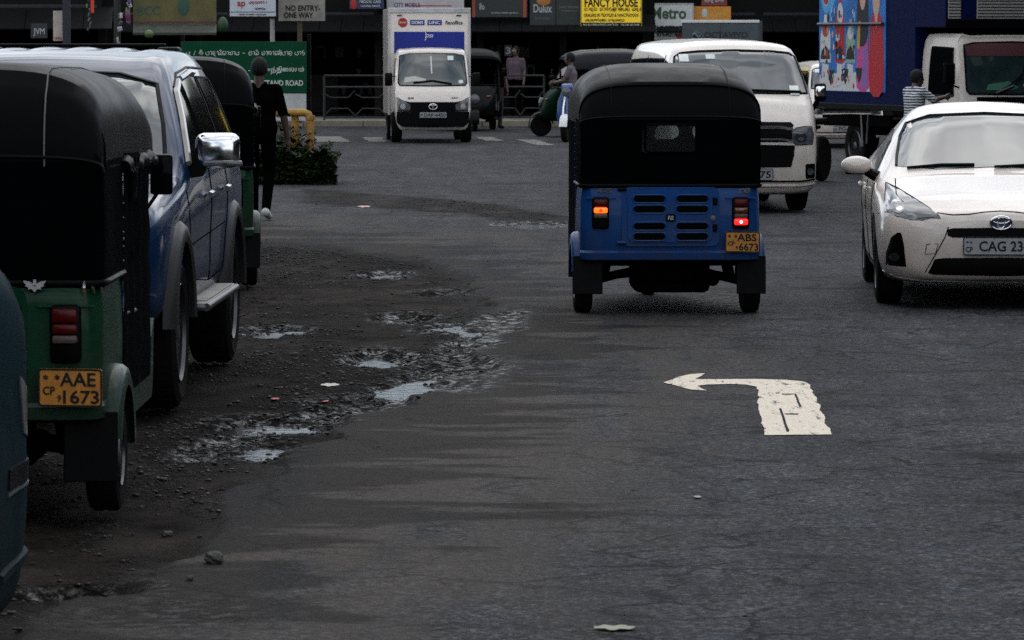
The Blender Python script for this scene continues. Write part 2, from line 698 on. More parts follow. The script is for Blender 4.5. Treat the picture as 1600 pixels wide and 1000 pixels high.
def ground_fields(X, Y):
    n1 = fbm(X * 1.3, Y * .55, 5)
    n2 = fbm(X * 5 + 9, Y * 2.6 + 3, 4)
    n3 = fbm(X * 16, Y * 11, 3)
    n4 = fbm(X * 2.0 + 40, Y * .35 + 11, 5)
    sd = pdist(X, Y, DW) + (n1 - .5) * .55 + (n2 - .5) * .3
    s2 = pdist(X, Y, SW) + (n1 - .5) * .5 + (n2 - .5) * .35
    dirt = np.maximum(smooth(.12, -.16, sd), .75 * smooth(.10, -.12, s2))
    edge = smooth(.035, -.02, sd)
    px, py = photo_xy(X, Y)
    hol = np.zeros_like(X); wet = np.zeros_like(X)
    for (cx, cy, rx, ry, dep, w) in HOLES:
        q = np.hypot((px - cx) / rx, (py - cy) / ry) + (n1 - .5) * .9 + (n2 - .5) * .9
        hol = np.maximum(hol, dep * smooth(1.15, .35, q))
        wet = np.maximum(wet, w * smooth(1.5, .75, q + (n3 - .5) * .9))
    bd = np.full(X.shape, 1e9)
    for (ax, ay), (bx, by) in zip(BAND[:-1], BAND[1:]):
        ex, ey = (bx - ax) / 2.6, by - ay
        t = np.clip(((px - ax) / 2.6 * ex + (py - ay) * ey) / (ex * ex + ey * ey), 0, 1)
        bd = np.minimum(bd, np.hypot((px - ax) / 2.6 - t * ex, py - ay - t * ey))
    bq = bd / 17.0 + (n1 - .5) * 1.1 + (n2 - .5) * 1.3
    hol = np.maximum(hol, .026 * smooth(1.2, .3, bq))
    wet = np.maximum(wet, smooth(1.35, .6, bq + (n3 - .5) * .9))
    damp = dirt * smooth(.40, .58, n4)
    gravel = dirt * smooth(.40, .55, n1 * .6 + n2 * .4 + .1 * wet)
    near = smooth(75, 45, Y)
    z = (-.024 * edge + dirt * ((n1 - .5) * .05 + (n2 - .5) * .030 + (n3 - .5) * (.008 + .016 * gravel)) - hol + (n1 - .5) * .004 * (1 - dirt)) * near
    streak = fbm(X * .8 + 3, Y * 2.4 + 8, 5, .6)
    stain = np.clip(smooth(.42, .66, smooth(1.5, -.15, sd) + (streak - .5) * 2.4) * (1 - dirt) * smooth(70, 40, Y) + smooth(.60, .70, streak) * .35 * (1 - dirt) + damp * .6 + np.clip(wet * 1.3, 0, 1) * .8 + .5 * smooth(2.4, .8, bq), 0, 1)
    dust = smooth(.34, .58, n4) * smooth(2.4, .3, sd) * (1 - dirt * .6)
    return z, dirt, wet, gravel, dust, stain


def lines(lo, hi, step):
    return list(np.arange(lo, hi, step))


gx = [-700, -300, -120, -60, -35, -22, -15, -11, -8.5, -7, -6] + lines(-5.2, -3.0, .08) + lines(-3.0, 1.8, .032) + lines(1.8, 5.0, .07) + \
     [5.3, 6, 7.5, 10, 14, 22, 35, 60, 120, 300, 700]
gy = [-700, -200, -60, -20, 0, 6, 9, 11] + lines(12, 20, .036) + lines(20, 32, .055) + lines(32, 56, .14) + lines(56, 90, .6) + [92, 100, 120, 160, 260, 500, 1200]
GX, GY = np.meshgrid(np.array(gx), np.array(gy))
GZ, G_dirt, G_wet, G_gravel, G_dust, G_stain = ground_fields(GX, GY)
nx, ny = len(gx), len(gy)
verts = np.stack([GX.ravel(), GY.ravel(), GZ.ravel()], 1)
idx = np.arange(nx * ny).reshape(ny, nx)
quads = np.stack([idx[:-1, :-1].ravel(), idx[:-1, 1:].ravel(), idx[1:, 1:].ravel(), idx[1:, :-1].ravel()], 1)
gme = bpy.data.meshes.new('road')
gme.vertices.add(len(verts)); gme.vertices.foreach_set('co', verts.ravel())
gme.loops.add(quads.size); gme.loops.foreach_set('vertex_index', quads.ravel())
gme.polygons.add(len(quads)); gme.polygons.foreach_set('loop_start', np.arange(0, quads.size, 4)); gme.polygons.foreach_set('loop_total', np.full(len(quads), 4))
gme.polygons.foreach_set('use_smooth', np.ones(len(quads), bool))
gme.update()
for nm, A in (('dirt', G_dirt), ('wet', G_wet), ('gravel', G_gravel), ('dust', G_dust), ('stain', G_stain)):
    at_ = gme.attributes.new(nm, 'FLOAT', 'POINT')
    at_.data.foreach_set('value', A.ravel().astype(np.float32))


def N(nodes, t, **kw):
    n = nodes.new(t)
    for k, v in kw.items():
        if k in n.inputs:
            n.inputs[k].default_value = v
        else:
            setattr(n, k, v)
    return n


def road_material():
    m = bpy.data.materials.new('road_surface'); m.use_nodes = True
    n, l = m.node_tree.nodes, m.node_tree.links
    b = n['Principled BSDF']
    t = n.new('ShaderNodeTexCoord')
    A = {k: N(n, 'ShaderNodeAttribute', attribute_name=k) for k in ('dirt', 'wet', 'gravel', 'dust', 'stain')}
    def noise(scale, det=6, rough=.6, stretch=None):
        q = N(n, 'ShaderNodeTexNoise', Scale=scale, Detail=det, Roughness=rough)
        if stretch:
            mp_ = n.new('ShaderNodeMapping'); mp_.inputs['Scale'].default_value = stretch
            l.new(t.outputs['Object'], mp_.inputs['Vector']); l.new(mp_.outputs['Vector'], q.inputs['Vector'])
        else:
            l.new(t.outputs['Object'], q.inputs['Vector'])
        return q
    def ramp(src, p0, p1, c0, c1):
        r = n.new('ShaderNodeValToRGB')
        r.color_ramp.elements[0].position, r.color_ramp.elements[1].position = p0, p1
        r.color_ramp.elements[0].color, r.color_ramp.elements[1].color = (*c0, 1), (*c1, 1)
        l.new(src, r.inputs['Fac']); return r.outputs['Color']
    def mix(a, b_, f, mode='MIX'):
        q = n.new('ShaderNodeMix'); q.data_type = 'RGBA'; q.blend_type = mode
        for s, k in ((a, 'A'), (b_, 'B')):
            if isinstance(s, tuple): q.inputs[k].default_value = (*s, 1)
            else: l.new(s, q.inputs[k])
        if isinstance(f, float): q.inputs['Factor'].default_value = f
        else: l.new(f, q.inputs['Factor'])
        return q.outputs['Result']
    def math_(op, a, b_=None, c=None):
        q = n.new('ShaderNodeMath'); q.operation = op
        for i, s in enumerate((a, b_, c)):
            if s is None: continue
            if isinstance(s, (int, float)): q.inputs[i].default_value = s
            else: l.new(s, q.inputs[i])
        return q.outputs[0]
    big = noise(.22, 5)
    mid = noise(1.6, 8, .7)
    fine = noise(30, 5, .9)
    spk = N(n, 'ShaderNodeTexVoronoi', Scale=85.0); l.new(t.outputs['Object'], spk.inputs['Vector'])
    col = ramp(big.outputs['Fac'], .3, .7, (.0225, .0237, .0265), (.0345, .0358, .0390))
    col = mix(col, ramp(mid.outputs['Fac'], .3, .72, (.45, .45, .47), (1.35, 1.34, 1.33)), .75, 'MULTIPLY')
    col = mix(col, ramp(fine.outputs['Fac'], .40, .60, (.15, .15, .16), (2.1, 2.1, 2.1)), .95, 'MULTIPLY')
    # aggregate: every chipping its own grey
    ag = N(n, 'ShaderNodeTexVoronoi', Scale=70.0); l.new(t.outputs['Object'], ag.inputs['Vector'])
    col = mix(col, ramp(ag.outputs['Color'], .15, .85, (.16, .16, .16), (2.0, 2.0, 2.0)), .8, 'MULTIPLY')
    ag2 = N(n, 'ShaderNodeTexVoronoi', Scale=31.0); l.new(t.outputs['Object'], ag2.inputs['Vector'])
    col = mix(col, ramp(ag2.outputs['Color'], .1, .9, (.45, .45, .45), (1.6, 1.6, 1.6)), .8, 'MULTIPLY')
    # single pale chippings
    chip = ramp(spk.outputs['Color'], .955, .975, (0, 0, 0), (1, 1, 1))
    cdist = ramp(spk.outputs['Distance'], .25, .35, (1, 1, 1), (0, 0, 0))
    col = mix(col, (.26, .26, .26), math_('MULTIPLY', chip, cdist))
    # tar streaks along the run of traffic and oil spots
    st = noise(1.0, 8, .7, (2.2, .28, 1))
    col = mix(col, ramp(st.outputs['Fac'], .42, .60, (.55, .55, .58), (1.06, 1.05, 1.04)), .8, 'MULTIPLY')
    # patches of warmer and cooler binder
    hv = noise(2.7, 5, .7)
    col = mix(col, ramp(hv.outputs['Fac'], .38, .62, (.90, .99, 1.07), (1.16, 1.02, .92)), .8, 'MULTIPLY')
    sp2 = N(n, 'ShaderNodeTexVoronoi', Scale=17.0); l.new(t.outputs['Object'], sp2.inputs['Vector'])
    c2 = math_('MULTIPLY', ramp(sp2.outputs['Color'], .93, .95, (0, 0, 0), (1, 1, 1)), ramp(sp2.outputs['Distance'], .10, .16, (1, 1, 1), (0, 0, 0)))
    col = mix(col, (.22, .22, .22), c2)
    # cracks
    wn_ = noise(2.2, 5)
    wv = n.new('ShaderNodeVectorMath'); wv.operation = 'MULTIPLY_ADD'
    l.new(wn_.outputs['Color'], wv.inputs[0]); wv.inputs[1].default_value = (.55, .55, 0); l.new(t.outputs['Object'], wv.inputs[2])
    vc = N(n, 'ShaderNodeTexVoronoi', Scale=1.9, feature='DISTANCE_TO_EDGE'); l.new(wv.outputs['Vector'], vc.inputs['Vector'])
    cm_ = noise(1.1, 6, .7)
    crack = math_('MULTIPLY', ramp(vc.outputs['Distance'], .008, .034, (1, 1, 1), (0, 0, 0)), ramp(cm_.outputs['Fac'], .45, .53, (0, 0, 0), (1, 1, 1)))
    col = mix(col, (.004, .004, .0045), math_('MULTIPLY', crack, .95))
    # warm dust on the edge of the carriageway
    dcol = ramp(fine.outputs['Fac'], .3, .7, (.020, .0168, .0138), (.086, .071, .057))
    col = mix(col, dcol, math_('MULTIPLY', A['dust'].outputs['Fac'], .8))
    # bare earth and grit of the shoulder
    e1 = ramp(mid.outputs['Fac'], .35, .68, (.0030, .0023, .0019), (.037, .0305, .0250))
    e1 = mix(e1, ramp(fine.outputs['Fac'], .3, .7, (.35, .35, .35), (1.7, 1.7, 1.7)), .85, 'MULTIPLY')
    col = mix(col, e1, A['dirt'].outputs['Fac'])
    gv = N(n, 'ShaderNodeTexVoronoi', Scale=38.0); l.new(t.outputs['Object'], gv.inputs['Vector'])
    gcol = ramp(gv.outputs['Color'], .1, .9, (.0014, .0014, .0014), (.038, .033, .029))
    gcol = mix(gcol, ramp(gv.outputs['Distance'], .3, .75, (1, 1, 1), (.15, .15, .15)), 1.0, 'MULTIPLY')
    col = mix(col, gcol, math_('MULTIPLY', A['gravel'].outputs['Fac'], .8))
    col = mix(col, mix(col, (.30, .29, .285), 1.0, 'MULTIPLY'), A['stain'].outputs['Fac'])
    # water darkens grit and fills its pores
    wv2 = noise(14, 7, .75)
    wetf = math_('MULTIPLY', A['wet'].outputs['Fac'], ramp(wv2.outputs['Fac'], .47, .60, (.0, .0, .0), (1, 1, 1)))
    col = mix(col, mix(col, (.30, .30, .31), 1.0, 'MULTIPLY'), A['wet'].outputs['Fac'])
    l.new(col, b.inputs['Base Color'])
    ro = n.new('ShaderNodeMapRange'); ro.inputs['To Min'].default_value = .86; ro.inputs['To Max'].default_value = .27
    l.new(wetf, ro.inputs['Value']); l.new(ro.outputs['Result'], b.inputs['Roughness'])
    sp = n.new('ShaderNodeMapRange'); sp.inputs['To Min'].default_value = .10; sp.inputs['To Max'].default_value = .14
    dm = n.new('ShaderNodeMapRange'); dm.inputs['To Min'].default_value = .10; dm.inputs['To Max'].default_value = .025
    l.new(A['dirt'].outputs['Fac'], dm.inputs['Value']); l.new(dm.outputs['Result'], sp.inputs['To Min'])
    l.new(wetf, sp.inputs['Value']); l.new(sp.outputs['Result'], b.inputs['Specular IOR Level'])
    # relief
    h1 = math_('MULTIPLY', fine.outputs['Fac'], .25)
    h2 = math_('MULTIPLY', math_('MULTIPLY', math_('SUBTRACT', 1.0, gv.outputs['Distance']), A['gravel'].outputs['Fac']), 1.0)
    h3 = math_('MULTIPLY', crack, -.8)
    hh = math_('ADD', math_('ADD', h1, h2), math_('ADD', h3, math_('MULTIPLY', mid.outputs['Fac'], math_('MULTIPLY', A['dirt'].outputs['Fac'], .9))))
    bp = N(n, 'ShaderNodeBump', Strength=.7, Distance=.012)
    l.new(hh, bp.inputs['Height']); l.new(bp.outputs['Normal'], b.inputs['Normal'])
    return m


road = bpy.data.objects.new('road', gme)
gme.materials.append(road_material())
COL.objects.link(road)
tag(road, 'dark worn asphalt road with a muddy gravel shoulder', kind='structure')


def ground_z(x, y):
    return float(ground_fields(np.array([float(x)]), np.array([float(y)]))[0][0])


water = mat('muddy_water', (0.008, 0.008, 0.008), 0.10, spec=0.06, bump=0.25, bscale=14.0)
PUD = ['long shallow puddle along the broken asphalt edge', 'dark puddle in the deep pothole left of the road', 'small puddle beside the pickup rear wheel',
       'little puddle in the dirt far up the shoulder', 'thin puddle spreading onto the asphalt edge', 'shallow puddle far up beside the blue three-wheeler',
       'puddle in the pothole at the lower left corner', 'round puddle in the gravel nearest the dusty asphalt', 'thin wet pool furthest right on the shoulder']
for k, lab in enumerate(PUD):
    cx, cy, rx, ry, dep, w = HOLES[k]
    x0, y0 = site(cx, cy)
    hx = rx * 1.25 * y0 / FOCAL
    hy = (site(cx, cy - ry * 1.2)[1] - site(cx, cy + ry * 1.2)[1]) / 2
    ymid = (site(cx, cy - ry * 1.2)[1] + site(cx, cy + ry * 1.2)[1]) / 2
    m = MB()
    m.add([(x0 + hx * math.cos(a) * (1 + .12 * math.sin(3 * a + k)), ymid + hy * math.sin(a) * (1 + .1 * math.cos(2 * a + k)), 0)
           for a in [2 * PI * j / 40 for j in range(40)]], [tuple(range(40))])
    lvl = ground_z(x0, y0)
    zz = [ground_z(x0 + hx * a * .5, ymid + hy * b_ * .5) for a in (-1, -.5, 0, .5, 1) for b_ in (-1, -.5, 0, .5, 1)]
    zz.sort()
    o = m.build('puddle', water, loc=(0, 0, zz[11]))
    tag(o, lab, kind='structure')

# grit lying loose on the shoulder
sx_, sy_ = [], []
while len(sx_) < 16000:
    X = rng.uniform(-2.9, 1.2, 20000); Y = 12 + 36 * rng.rand(20000) ** 1.6
    z_, d_, w_, g_, u_, t_ = ground_fields(X, Y)
    keep = rng.rand(20000) < (g_ ** 1.5 * .8 + d_ * .035 + .001)
    sx_ += list(X[keep]); sy_ += list(Y[keep])
sx_, sy_ = np.array(sx_[:16000]), np.array(sy_[:16000])
sz_ = ground_fields(sx_, sy_)[0]
ico = bmesh.new(); bmesh.ops.create_icosphere(ico, subdivisions=1, radius=1.0)
iv = np.array([v.co[:] for v in ico.verts]); ico.verts.index_update()
jf = [tuple(v.index for v in f.verts) for f in ico.faces]; ico.free()
vs_, fs_ = [], []
for i in range(len(sx_)):
    r = .003 + .011 * rng.rand() ** 4
    s = np.array([r * rng.uniform(.8, 1.5), r * rng.uniform(.8, 1.5), r * rng.uniform(.45, .8)])
    p = iv * s * (1 + .28 * (rng.rand(len(iv), 1) - .5)) + np.array([sx_[i], sy_[i], sz_[i] + s[2] * .35])
    k = i * len(iv)
    vs_.append(p); fs_ += [(a + k, b_ + k, c + k) for a, b_, c in jf]
sm = bpy.data.meshes.new('gravel'); sm.from_pydata(np.concatenate(vs_).tolist(), [], fs_); sm.update()
sm.materials.append(mat('grit', (0.012, 0.011, 0.010), 0.6, spec=0.15, vary=0.85, vscale=22))
so = bpy.data.objects.new('gravel', sm); COL.objects.link(so)
tag(so, 'loose wet grit and pebbles on the muddy shoulder', kind='stuff')

# painted markings
def paint_mat(name, base, wear, stretch=(6, 1.2, 1)):
    m = bpy.data.materials.new(name); m.use_nodes = True
    n, l = m.node_tree.nodes, m.node_tree.links
    b = n['Principled BSDF']; b.inputs['Roughness'].default_value = .7; b.inputs['Specular IOR Level'].default_value = .25
    t = n.new('ShaderNodeTexCoord')
    mp_ = n.new('ShaderNodeMapping'); mp_.inputs['Scale'].default_value = stretch; l.new(t.outputs['Object'], mp_.inputs['Vector'])
    a = N(n, 'ShaderNodeTexNoise', Scale=3.0, Detail=9.0, Roughness=.75); l.new(mp_.outputs['Vector'], a.inputs['Vector'])
    c = N(n, 'ShaderNodeTexNoise', Scale=60.0, Detail=3.0); l.new(t.outputs['Object'], c.inputs['Vector'])
    r = n.new('ShaderNodeValToRGB'); r.color_ramp.elements[0].position = wear; r.color_ramp.elements[1].position = wear + .05
    r.color_ramp.elements[0].color = (.045, .045, .048, 1); r.color_ramp.elements[1].color = (*base, 1)
    l.new(a.outputs['Fac'], r.inputs['Fac'])
    q = n.new('ShaderNodeMix'); q.data_type = 'RGBA'; q.blend_type = 'MULTIPLY'; q.inputs['Factor'].default_value = .5
    r2 = n.new('ShaderNodeValToRGB'); r2.color_ramp.elements[0].position = .35; r2.color_ramp.elements[1].position = .62
    r2.color_ramp.elements[0].color = (.5, .5, .5, 1)
    l.new(c.outputs['Fac'], r2.inputs['Fac']); l.new(r.outputs['Color'], q.inputs['A']); l.new(r2.outputs['Color'], q.inputs['B'])
    l.new(q.outputs['Result'], b.inputs['Base Color'])
    return m


def marking(name, poly, m, rag=.006, lift=.004):
    pts = []
    for i in range(len(poly)):
        a, b_ = Vector(poly[i]), Vector(poly[(i + 1) % len(poly)])
        k = max(1, int((b_ - a).length / .022))
        for j in range(k):
            p = a + (b_ - a) * (j / k)
            w_ = float(vnoise(np.array([p.y * 7.0]), np.array([p.x * 2.0]))[0]) - .5
            pts.append(Vector((p.x + w_ * 3.0 * rag + (random.random() - .5) * rag * random.random(), p.y)))
    mm = len(pts)
    r = delaunay_2d_cdt(pts, [(i, (i + 1) % mm) for i in range(mm)], [], 1, 1e-6)
    P = np.array([(p.x, p.y) for p in r[0]])
    Z = ground_fields(P[:, 0], P[:, 1])[0] + lift
    mb = MB(); mb.add([(P[i, 0], P[i, 1], Z[i]) for i in range(len(P))], [tuple(f) for f in r[2]])
    o = mb.build(name, m)
    return o


ARROW = [(1038, 599), (1060, 590), (1080, 585.5), (1101, 584), (1098, 588), (1086, 593.2), (1100, 593.6), (1180, 593.2), (1230, 594.6), (1253, 597), (1264, 602), (1270, 612),
         (1277, 627), (1284, 645), (1290, 660), (1299, 680), (1196, 681), (1189, 655), (1184.5, 632), (1185.5, 612), (1183, 605.5), (1165, 602), (1140, 601), (1105, 602),
         (1090, 604), (1103, 611.5), (1080, 610), (1060, 604.5)]
o = marking('road_arrow', [site(*p) for p in ARROW], paint_mat('road_paint', (.66, .57, .45), .39))
tag(o, 'worn white left-turn arrow painted on the asphalt', kind='structure')
for q in ([(1217.5, 640), (1221, 640), (1233, 676), (1229, 676.5)], [(1241, 617), (1244, 617), (1252, 637), (1249, 638)], [(1222, 617), (1240, 617), (1240, 618), (1222, 618)], [(1226, 648), (1248, 648), (1246, 649.4), (1226, 649)]):
    c = marking('scuff', [site(*p) for p in q], mat('scuff', (.02, .021, .024), .9, spec=.05), .0008, .0065)
    c.parent = o
zp = paint_mat('faded_paint', (.15, .14, .12), .46)
for lab, q in (('faded pale crossing bar near the yellow pipe rail', [(470, 213.5), (532, 213.5), (548, 222), (488, 222)]),
               ('faded crossing bar left of the box truck', [(566, 215), (598, 215), (604, 222), (576, 222)]),
               ('faded pale crossing bar in front of the parked green three-wheeler', [(806, 218.5), (838, 218.5), (868, 227.5), (838, 227)]),
               ('faint crossing bar right of the box truck', [(742, 214.5), (770, 214.5), (788, 220.5), (760, 220.5)])):
    tag(marking('crossing_bar', [site(*p) for p in q], zp, .03, .006), lab, kind='structure')

# far kerb and pavement
conc = mat('concrete', (0.13, 0.12, 0.10), 0.85, vary=0.4, vscale=3, bump=.3, bscale=30)
m = MB()
KY = 89.5
for i in range(24):
    m.box((-15.6 + i * 1.3, KY + .08, .055), (1.285, .16, .15), .015)
tag(m.build('kerb', mat('kerb_stone', (0.16, 0.14, 0.105), 0.85, vary=0.45, vscale=2.0)), 'grimy stone kerb in front of the far shops', kind='structure')
m = MB(); m.box((0, KY + 3.2, .05), (34, 6.05, .12))
tag(m.build('pavement', conc), 'dark concrete pavement in front of the far shops', kind='structure')
# ------------------------------------------------------------------ three-wheelers
lens_red = mat('lens_red', (0.05, 0.002, 0.002), 0.3, spec=0.15, coat=0.05)
lens_amber = mat('lens_amber', (0.09, 0.022, 0.003), 0.15, spec=0.5, coat=0.4)
lens_clear = mat('lens_clear', (0.07, 0.052, 0.048), 0.3, spec=0.15, coat=0.05)
lit_red = mat('lit_red', (0.5, 0.01, 0.01), 0.3, emit=(1.0, 0.012, 0.012), estr=1.9)
lit_amber = mat('lit_amber', (0.6, 0.12, 0.01), 0.3, emit=(1.0, 0.11, 0.006), estr=1.7)
lit_core = mat('lit_bulb', (0.6, 0.2, 0.2), 0.3, emit=(1.0, 0.55, 0.5), estr=2.6)
amber_core = mat('amber_bulb', (0.5, 0.05, 0.01), 0.3, emit=(1.0, 0.03, 0.004), estr=0.7)
clear_glass = mat('clear_glass', (0.5, 0.55, 0.55), 0.03, spec=0.5, trans=1.0)
clear_glass.node_tree.nodes['Principled BSDF'].inputs['IOR'].default_value = 1.02


def arch(y, ztop, w=.61, zs=1.30, n=3.8, k=13):
    out = []
    for i in range(-k, k + 1):
        a = (1 - abs(i) / k) * PI / 2              # 0 at the side, pi/2 at the crown
        x = w * math.cos(a) ** (2 / n)
        z = zs + (ztop - zs) * math.sin(a) ** (2 / n)
        out.append((math.copysign(x, i) if i else 0.0, y, z))
    return out


def tail_lamp(parent, x, y, lit, order):
    h = MB(); h.box((x, y, .70), (.115, .05, .215), .018)
    o = h.build('tail_lamp', black, parent, smooth=40)
    zs = ((.768, .055), (.719, .040), (.681, .033), (.640, .044))
    mats_ = {'red': lens_red, 'amber': lens_amber, 'clear': lens_clear, 'litred': lit_red, 'litamber': lit_amber, 'none': None}
    for (z, hh), k in zip(zs, order):
        if mats_[k]:
            b = MB(); b.box((x, y - .028, z), (.092, .03, hh * .94), .010); b.build('lens', mats_[k], o, smooth=40)
            if k.startswith('lit'):
                b = MB(); b.ball((x, y - .041, z), (.012, .005, .012)); b.build('bulb', lit_core if k == 'litred' else amber_core, o, smooth=60)
    return o


def make_tuk(name, label, loc, rz, paint, trim, plate=None, left=('red', 'amber', 'clear', 'none'), right=('red', 'amber', 'clear', 'red'), badges=True,
             eagles=False, seats=True, cover=None, open_side=True, flat_roof=False):
    T = empty(name, loc, rz)
    tag(T, label, 'three-wheeler', 'three-wheelers on the street')
    cv = cover or vinyl
    # painted rear tub
    def plan(hw, yr, yf, r=.09):
        P = [(hw, yf)]
        for k in range(7):
            a = R(-90.0 * k / 6)
            P.append((hw - r + r * math.cos(a), yr + r + r * math.sin(a)))
        for k in range(7):
            a = R(-90 - 90.0 * k / 6)
            P.append((-hw + r + r * math.cos(a), yr + r + r * math.sin(a)))
        P.append((-hw, yf))
        return P
    b = MB()
    rings = []
    for (z, hw, yr) in ((.425, .600, -.432), (.44, .605, -.437), (.62, .609, -.440), (.80, .606, -.437), (.875, .598, -.430), (.885, .590, -.424)):
        rings.append([Vector((p[0], p[1], z)) for p in plan(hw, yr, .34)])
    b.rings(rings)
    b.build('rear_body', paint, T, smooth=30)
    b = MB()
    rings = [[Vector((p[0], p[1], z)) for p in plan(hw, yr, .34)] for (z, hw, yr) in ((.372, .585, -.425), (.384, .606, -.45), (.43, .612, -.458), (.445, .607, -.443))]
    b.rings(rings); b.build('rear_sill', paint, T, smooth=30)
    # pressed ribs beside the engine door
    for s in (-1, 1):
        for z in (.80, .655):
            m = MB(); m.box((s * .475, -.445, z), (.21 if z > .7 else .12, .014, .010), .004); m.build('rib', paint, T)
    # engine door with slots
    d = MB(); d.prism(rrect(0, .675, .66, .40, .05), 'xz', -.452, -.435)
    door = d.build('engine_door', paint, T, smooth=30)
    d = MB(); d.prism(rrect(-.005, .675, .57, .345, .045), 'xz', -.464, -.45); d.build('raised_panel', paint, door, smooth=30)
    for sx in (-1, 1):
        for z in (.795, .725, .610, .540):
            q = MB(); q.prism(rrect(sx * .145, z, .215, .048, .023, 6), 'xz', -.4665, -.462); q.build('vent_slot', seam_m, door)
            q = MB(); q.tube([(p[0], -.4655, p[1]) for p in rrect(sx * .145, z, .222, .055, .026, 5)], .0055, 6, closed=True); q.build('slot_lip', paint, door, smooth=50)
    for z in (.86, .50):
        q = MB(); q.tube([(-.36, -.455, z), (-.30, -.458, z)], .012, 8); q.build('hinge', black if z > .6 else paint, door, smooth=50)
    q = MB(); q.lathe([(.001, -.010), (.018, -.008), (.018, .0)], (.285, -.462, .665), 'Y', 14); q.build('lock', steel, door, smooth=40)
    for z in (.60, .78):
        q = MB(); q.box((.30, -.462, z), (.03, .02, .05), .006); q.build('latch', black, door)
    if badges:
        q = MB(); q.prism(rrect(0, .668, .064, .052, .01), 'xz', -.472, -.462); bd = q.build('badge', black, door)
        q = MB(); q.text('RE', (0, -.4725, .668), (1, 0, 0), (0, 0, 1), .026, .04, bold=.03); q.build('lettering', chrome, bd)
        q = MB(); q.text('re', (.50, -.445, .85), (1, 0, .12), (-.1, 0, 1), .034, .075, bold=.02, shear=.4); q.build('script_badge', steel, T)
        q = MB(); q.text('4-S', (-.45, -.446, .852), (1, 0, 0), (0, 0, 1), .034, .10, bold=.03); q.build('sticker', mat('sticker', (.05, .045, .012), .5), T)
    if eagles:
        for x in (.365, .185, -.2):
            q = MB()
            for s in (-1, 1):
                q.prism([(x, .872), (x + s * .006, .884), (x + s * .020, .892), (x + s * .042, .896), (x + s * .036, .886), (x + s * .031, .882), (x + s * .034, .876), (x + s * .022, .872), (x + s * .024, .864), (x + s * .010, .866), (x, .854)], 'xz', -.468, -.446)
            q.prism([(x - .006, .88), (x + .006, .88), (x + .004, .90), (x - .004, .90)], 'xz', -.470, -.45)
            q.build('eagle_badge', mat('badge_silver', (.30, .30, .30), .4, metal=.2), T)
        for k, x in enumerate((.545, .575, .600)):
            q = MB(); q.tube([(x, -.445 + k * .03, .89), (x, -.47 + k * .03, .87), (x, -.45 + k * .03, .85)], .006, 6); q.build('hook', chrome, T)
    tail_lamp(T, -.475, -.445, 0, left)
    tail_lamp(T, .475, -.445, 0, right)
    if plate:
        c3, num, x = plate
        number_plate(T, (x, -.485, .505), (1, 0, -.015), (0, 0, 1), .235, .14,
                     [('CP', -.33, -.08, .22, .19), (c3, .12, .22, .36, .56), (num, .17, -.24, .36, .56), ('*', -.38, .27, .15, .08), ('*', -.2, .27, .15, .08), ('9', -.17, -.28, .18, .06)], plate_yellow)
    # rear wheels, wings, flaps
    for s in (-1, 1):
        wheel(T, (s * .575, 0, .205), .205, .125, steel, 4, .55, s)
        P = []
        for k in range(15):
            a = R(168 - 170.0 * k / 14)
            r = .325
            row = []
            for (dx, dr) in ((.50, -.004), (.60, 0), (.635, -.006), (.655, -.022), (.662, -.05), (.66, -.085)):
                row.append((s * dx, math.cos(a) * (r + dr), .235 + math.sin(a) * (r + dr)))
            P.append(row)
        m = MB(); m.sheet(P); m.build('wing', paint, T, smooth=50)
        m = MB(); m.box((s * .555, -.355, .275), (.20, .012, .26), .004, (R(-4), 0, s * R(2))); m.build('mud_flap', black, T)
        m = MB(); m.tube([(s * .56, 0, .205), (s * .30, .12, .26), (s * .12, .2, .27)], [.035, .03, .05], 10); m.tube([(s * .44, -.02, .22), (s * .40, .02, .42)], .04, 10)
        m.tube([(s * .45, -.1, .235), (s * .20, -.1, .265)], .014, 8)
        m.build('suspension_arm', under, T, smooth=40)
    m = MB(); m.box((.02, .0, .27), (.52, .62, .24), .04); m.box((-.02, -.2, .30), (.40, .3, .16), .04); m.tube([(.30, -.25, .24), (.30, .2, .24)], .05, 12)
    m.build('engine', under, T, smooth=40)
    # floor, sills, seats
    m = MB(); m.box((0, .95, .33), (1.16, 1.3, .06), .015); m.build('floor', under, T)
    for s in (-1, 1):
        m = MB(); m.prism([(.30, .30), (1.50, .30), (1.56, .36), (1.62, .62), (1.50, .55), (1.42, .42), (.36, .42), (.36, .60), (.30, .60)], 'yz', s * .575, s * .607); m.build('side_sill', paint, T)
        m = MB(); m.tube([(s * .585, .34, .42), (s * .588, .33, .9), (s * .575, .33, 1.36)], .017, 8); m.build('door_pillar', black, T, smooth=50)
        m = MB(); m.tube([(s * .53, 1.60, .62), (s * .545, 1.66, .95), (s * .53, 1.42, 1.52)], .02, 8); m.build('front_pillar', paint, T, smooth=50)
        if not open_side:
            m = MB(); m.sheet([[(s * (.611 + .006 * math.sin(i * 1.9) * (1 - j / 9)), .31 + i * .085, 1.30 - j * .10) for j in range(10)] for i in range(14)]); m.build('door_curtain', drape, T, smooth=60)
            continue
        m = MB(); m.tube([(s * .60, .34, .72), (s * .60, .95, .70)], .012, 8); m.tube([(s * .60, .95, .70), (s * .60, .95, .36)], .012, 8); m.build('guard_rail', steel, T, smooth=50)
    if seats:
        m = MB(); m.box((0, .12, .60), (1.05, .42, .14), .05); m.box((0, -.14, .82), (1.05, .14, .40), .05, (R(-8), 0, 0)); m.build('passenger_seat', vinyl, T, smooth=50)
        m = MB(); m.box((0, 1.02, .60), (.62, .32, .12), .05); m.box((0, .84, .78), (.62, .06, .22), .03); m.build('driver_seat', vinyl, T, smooth=50)
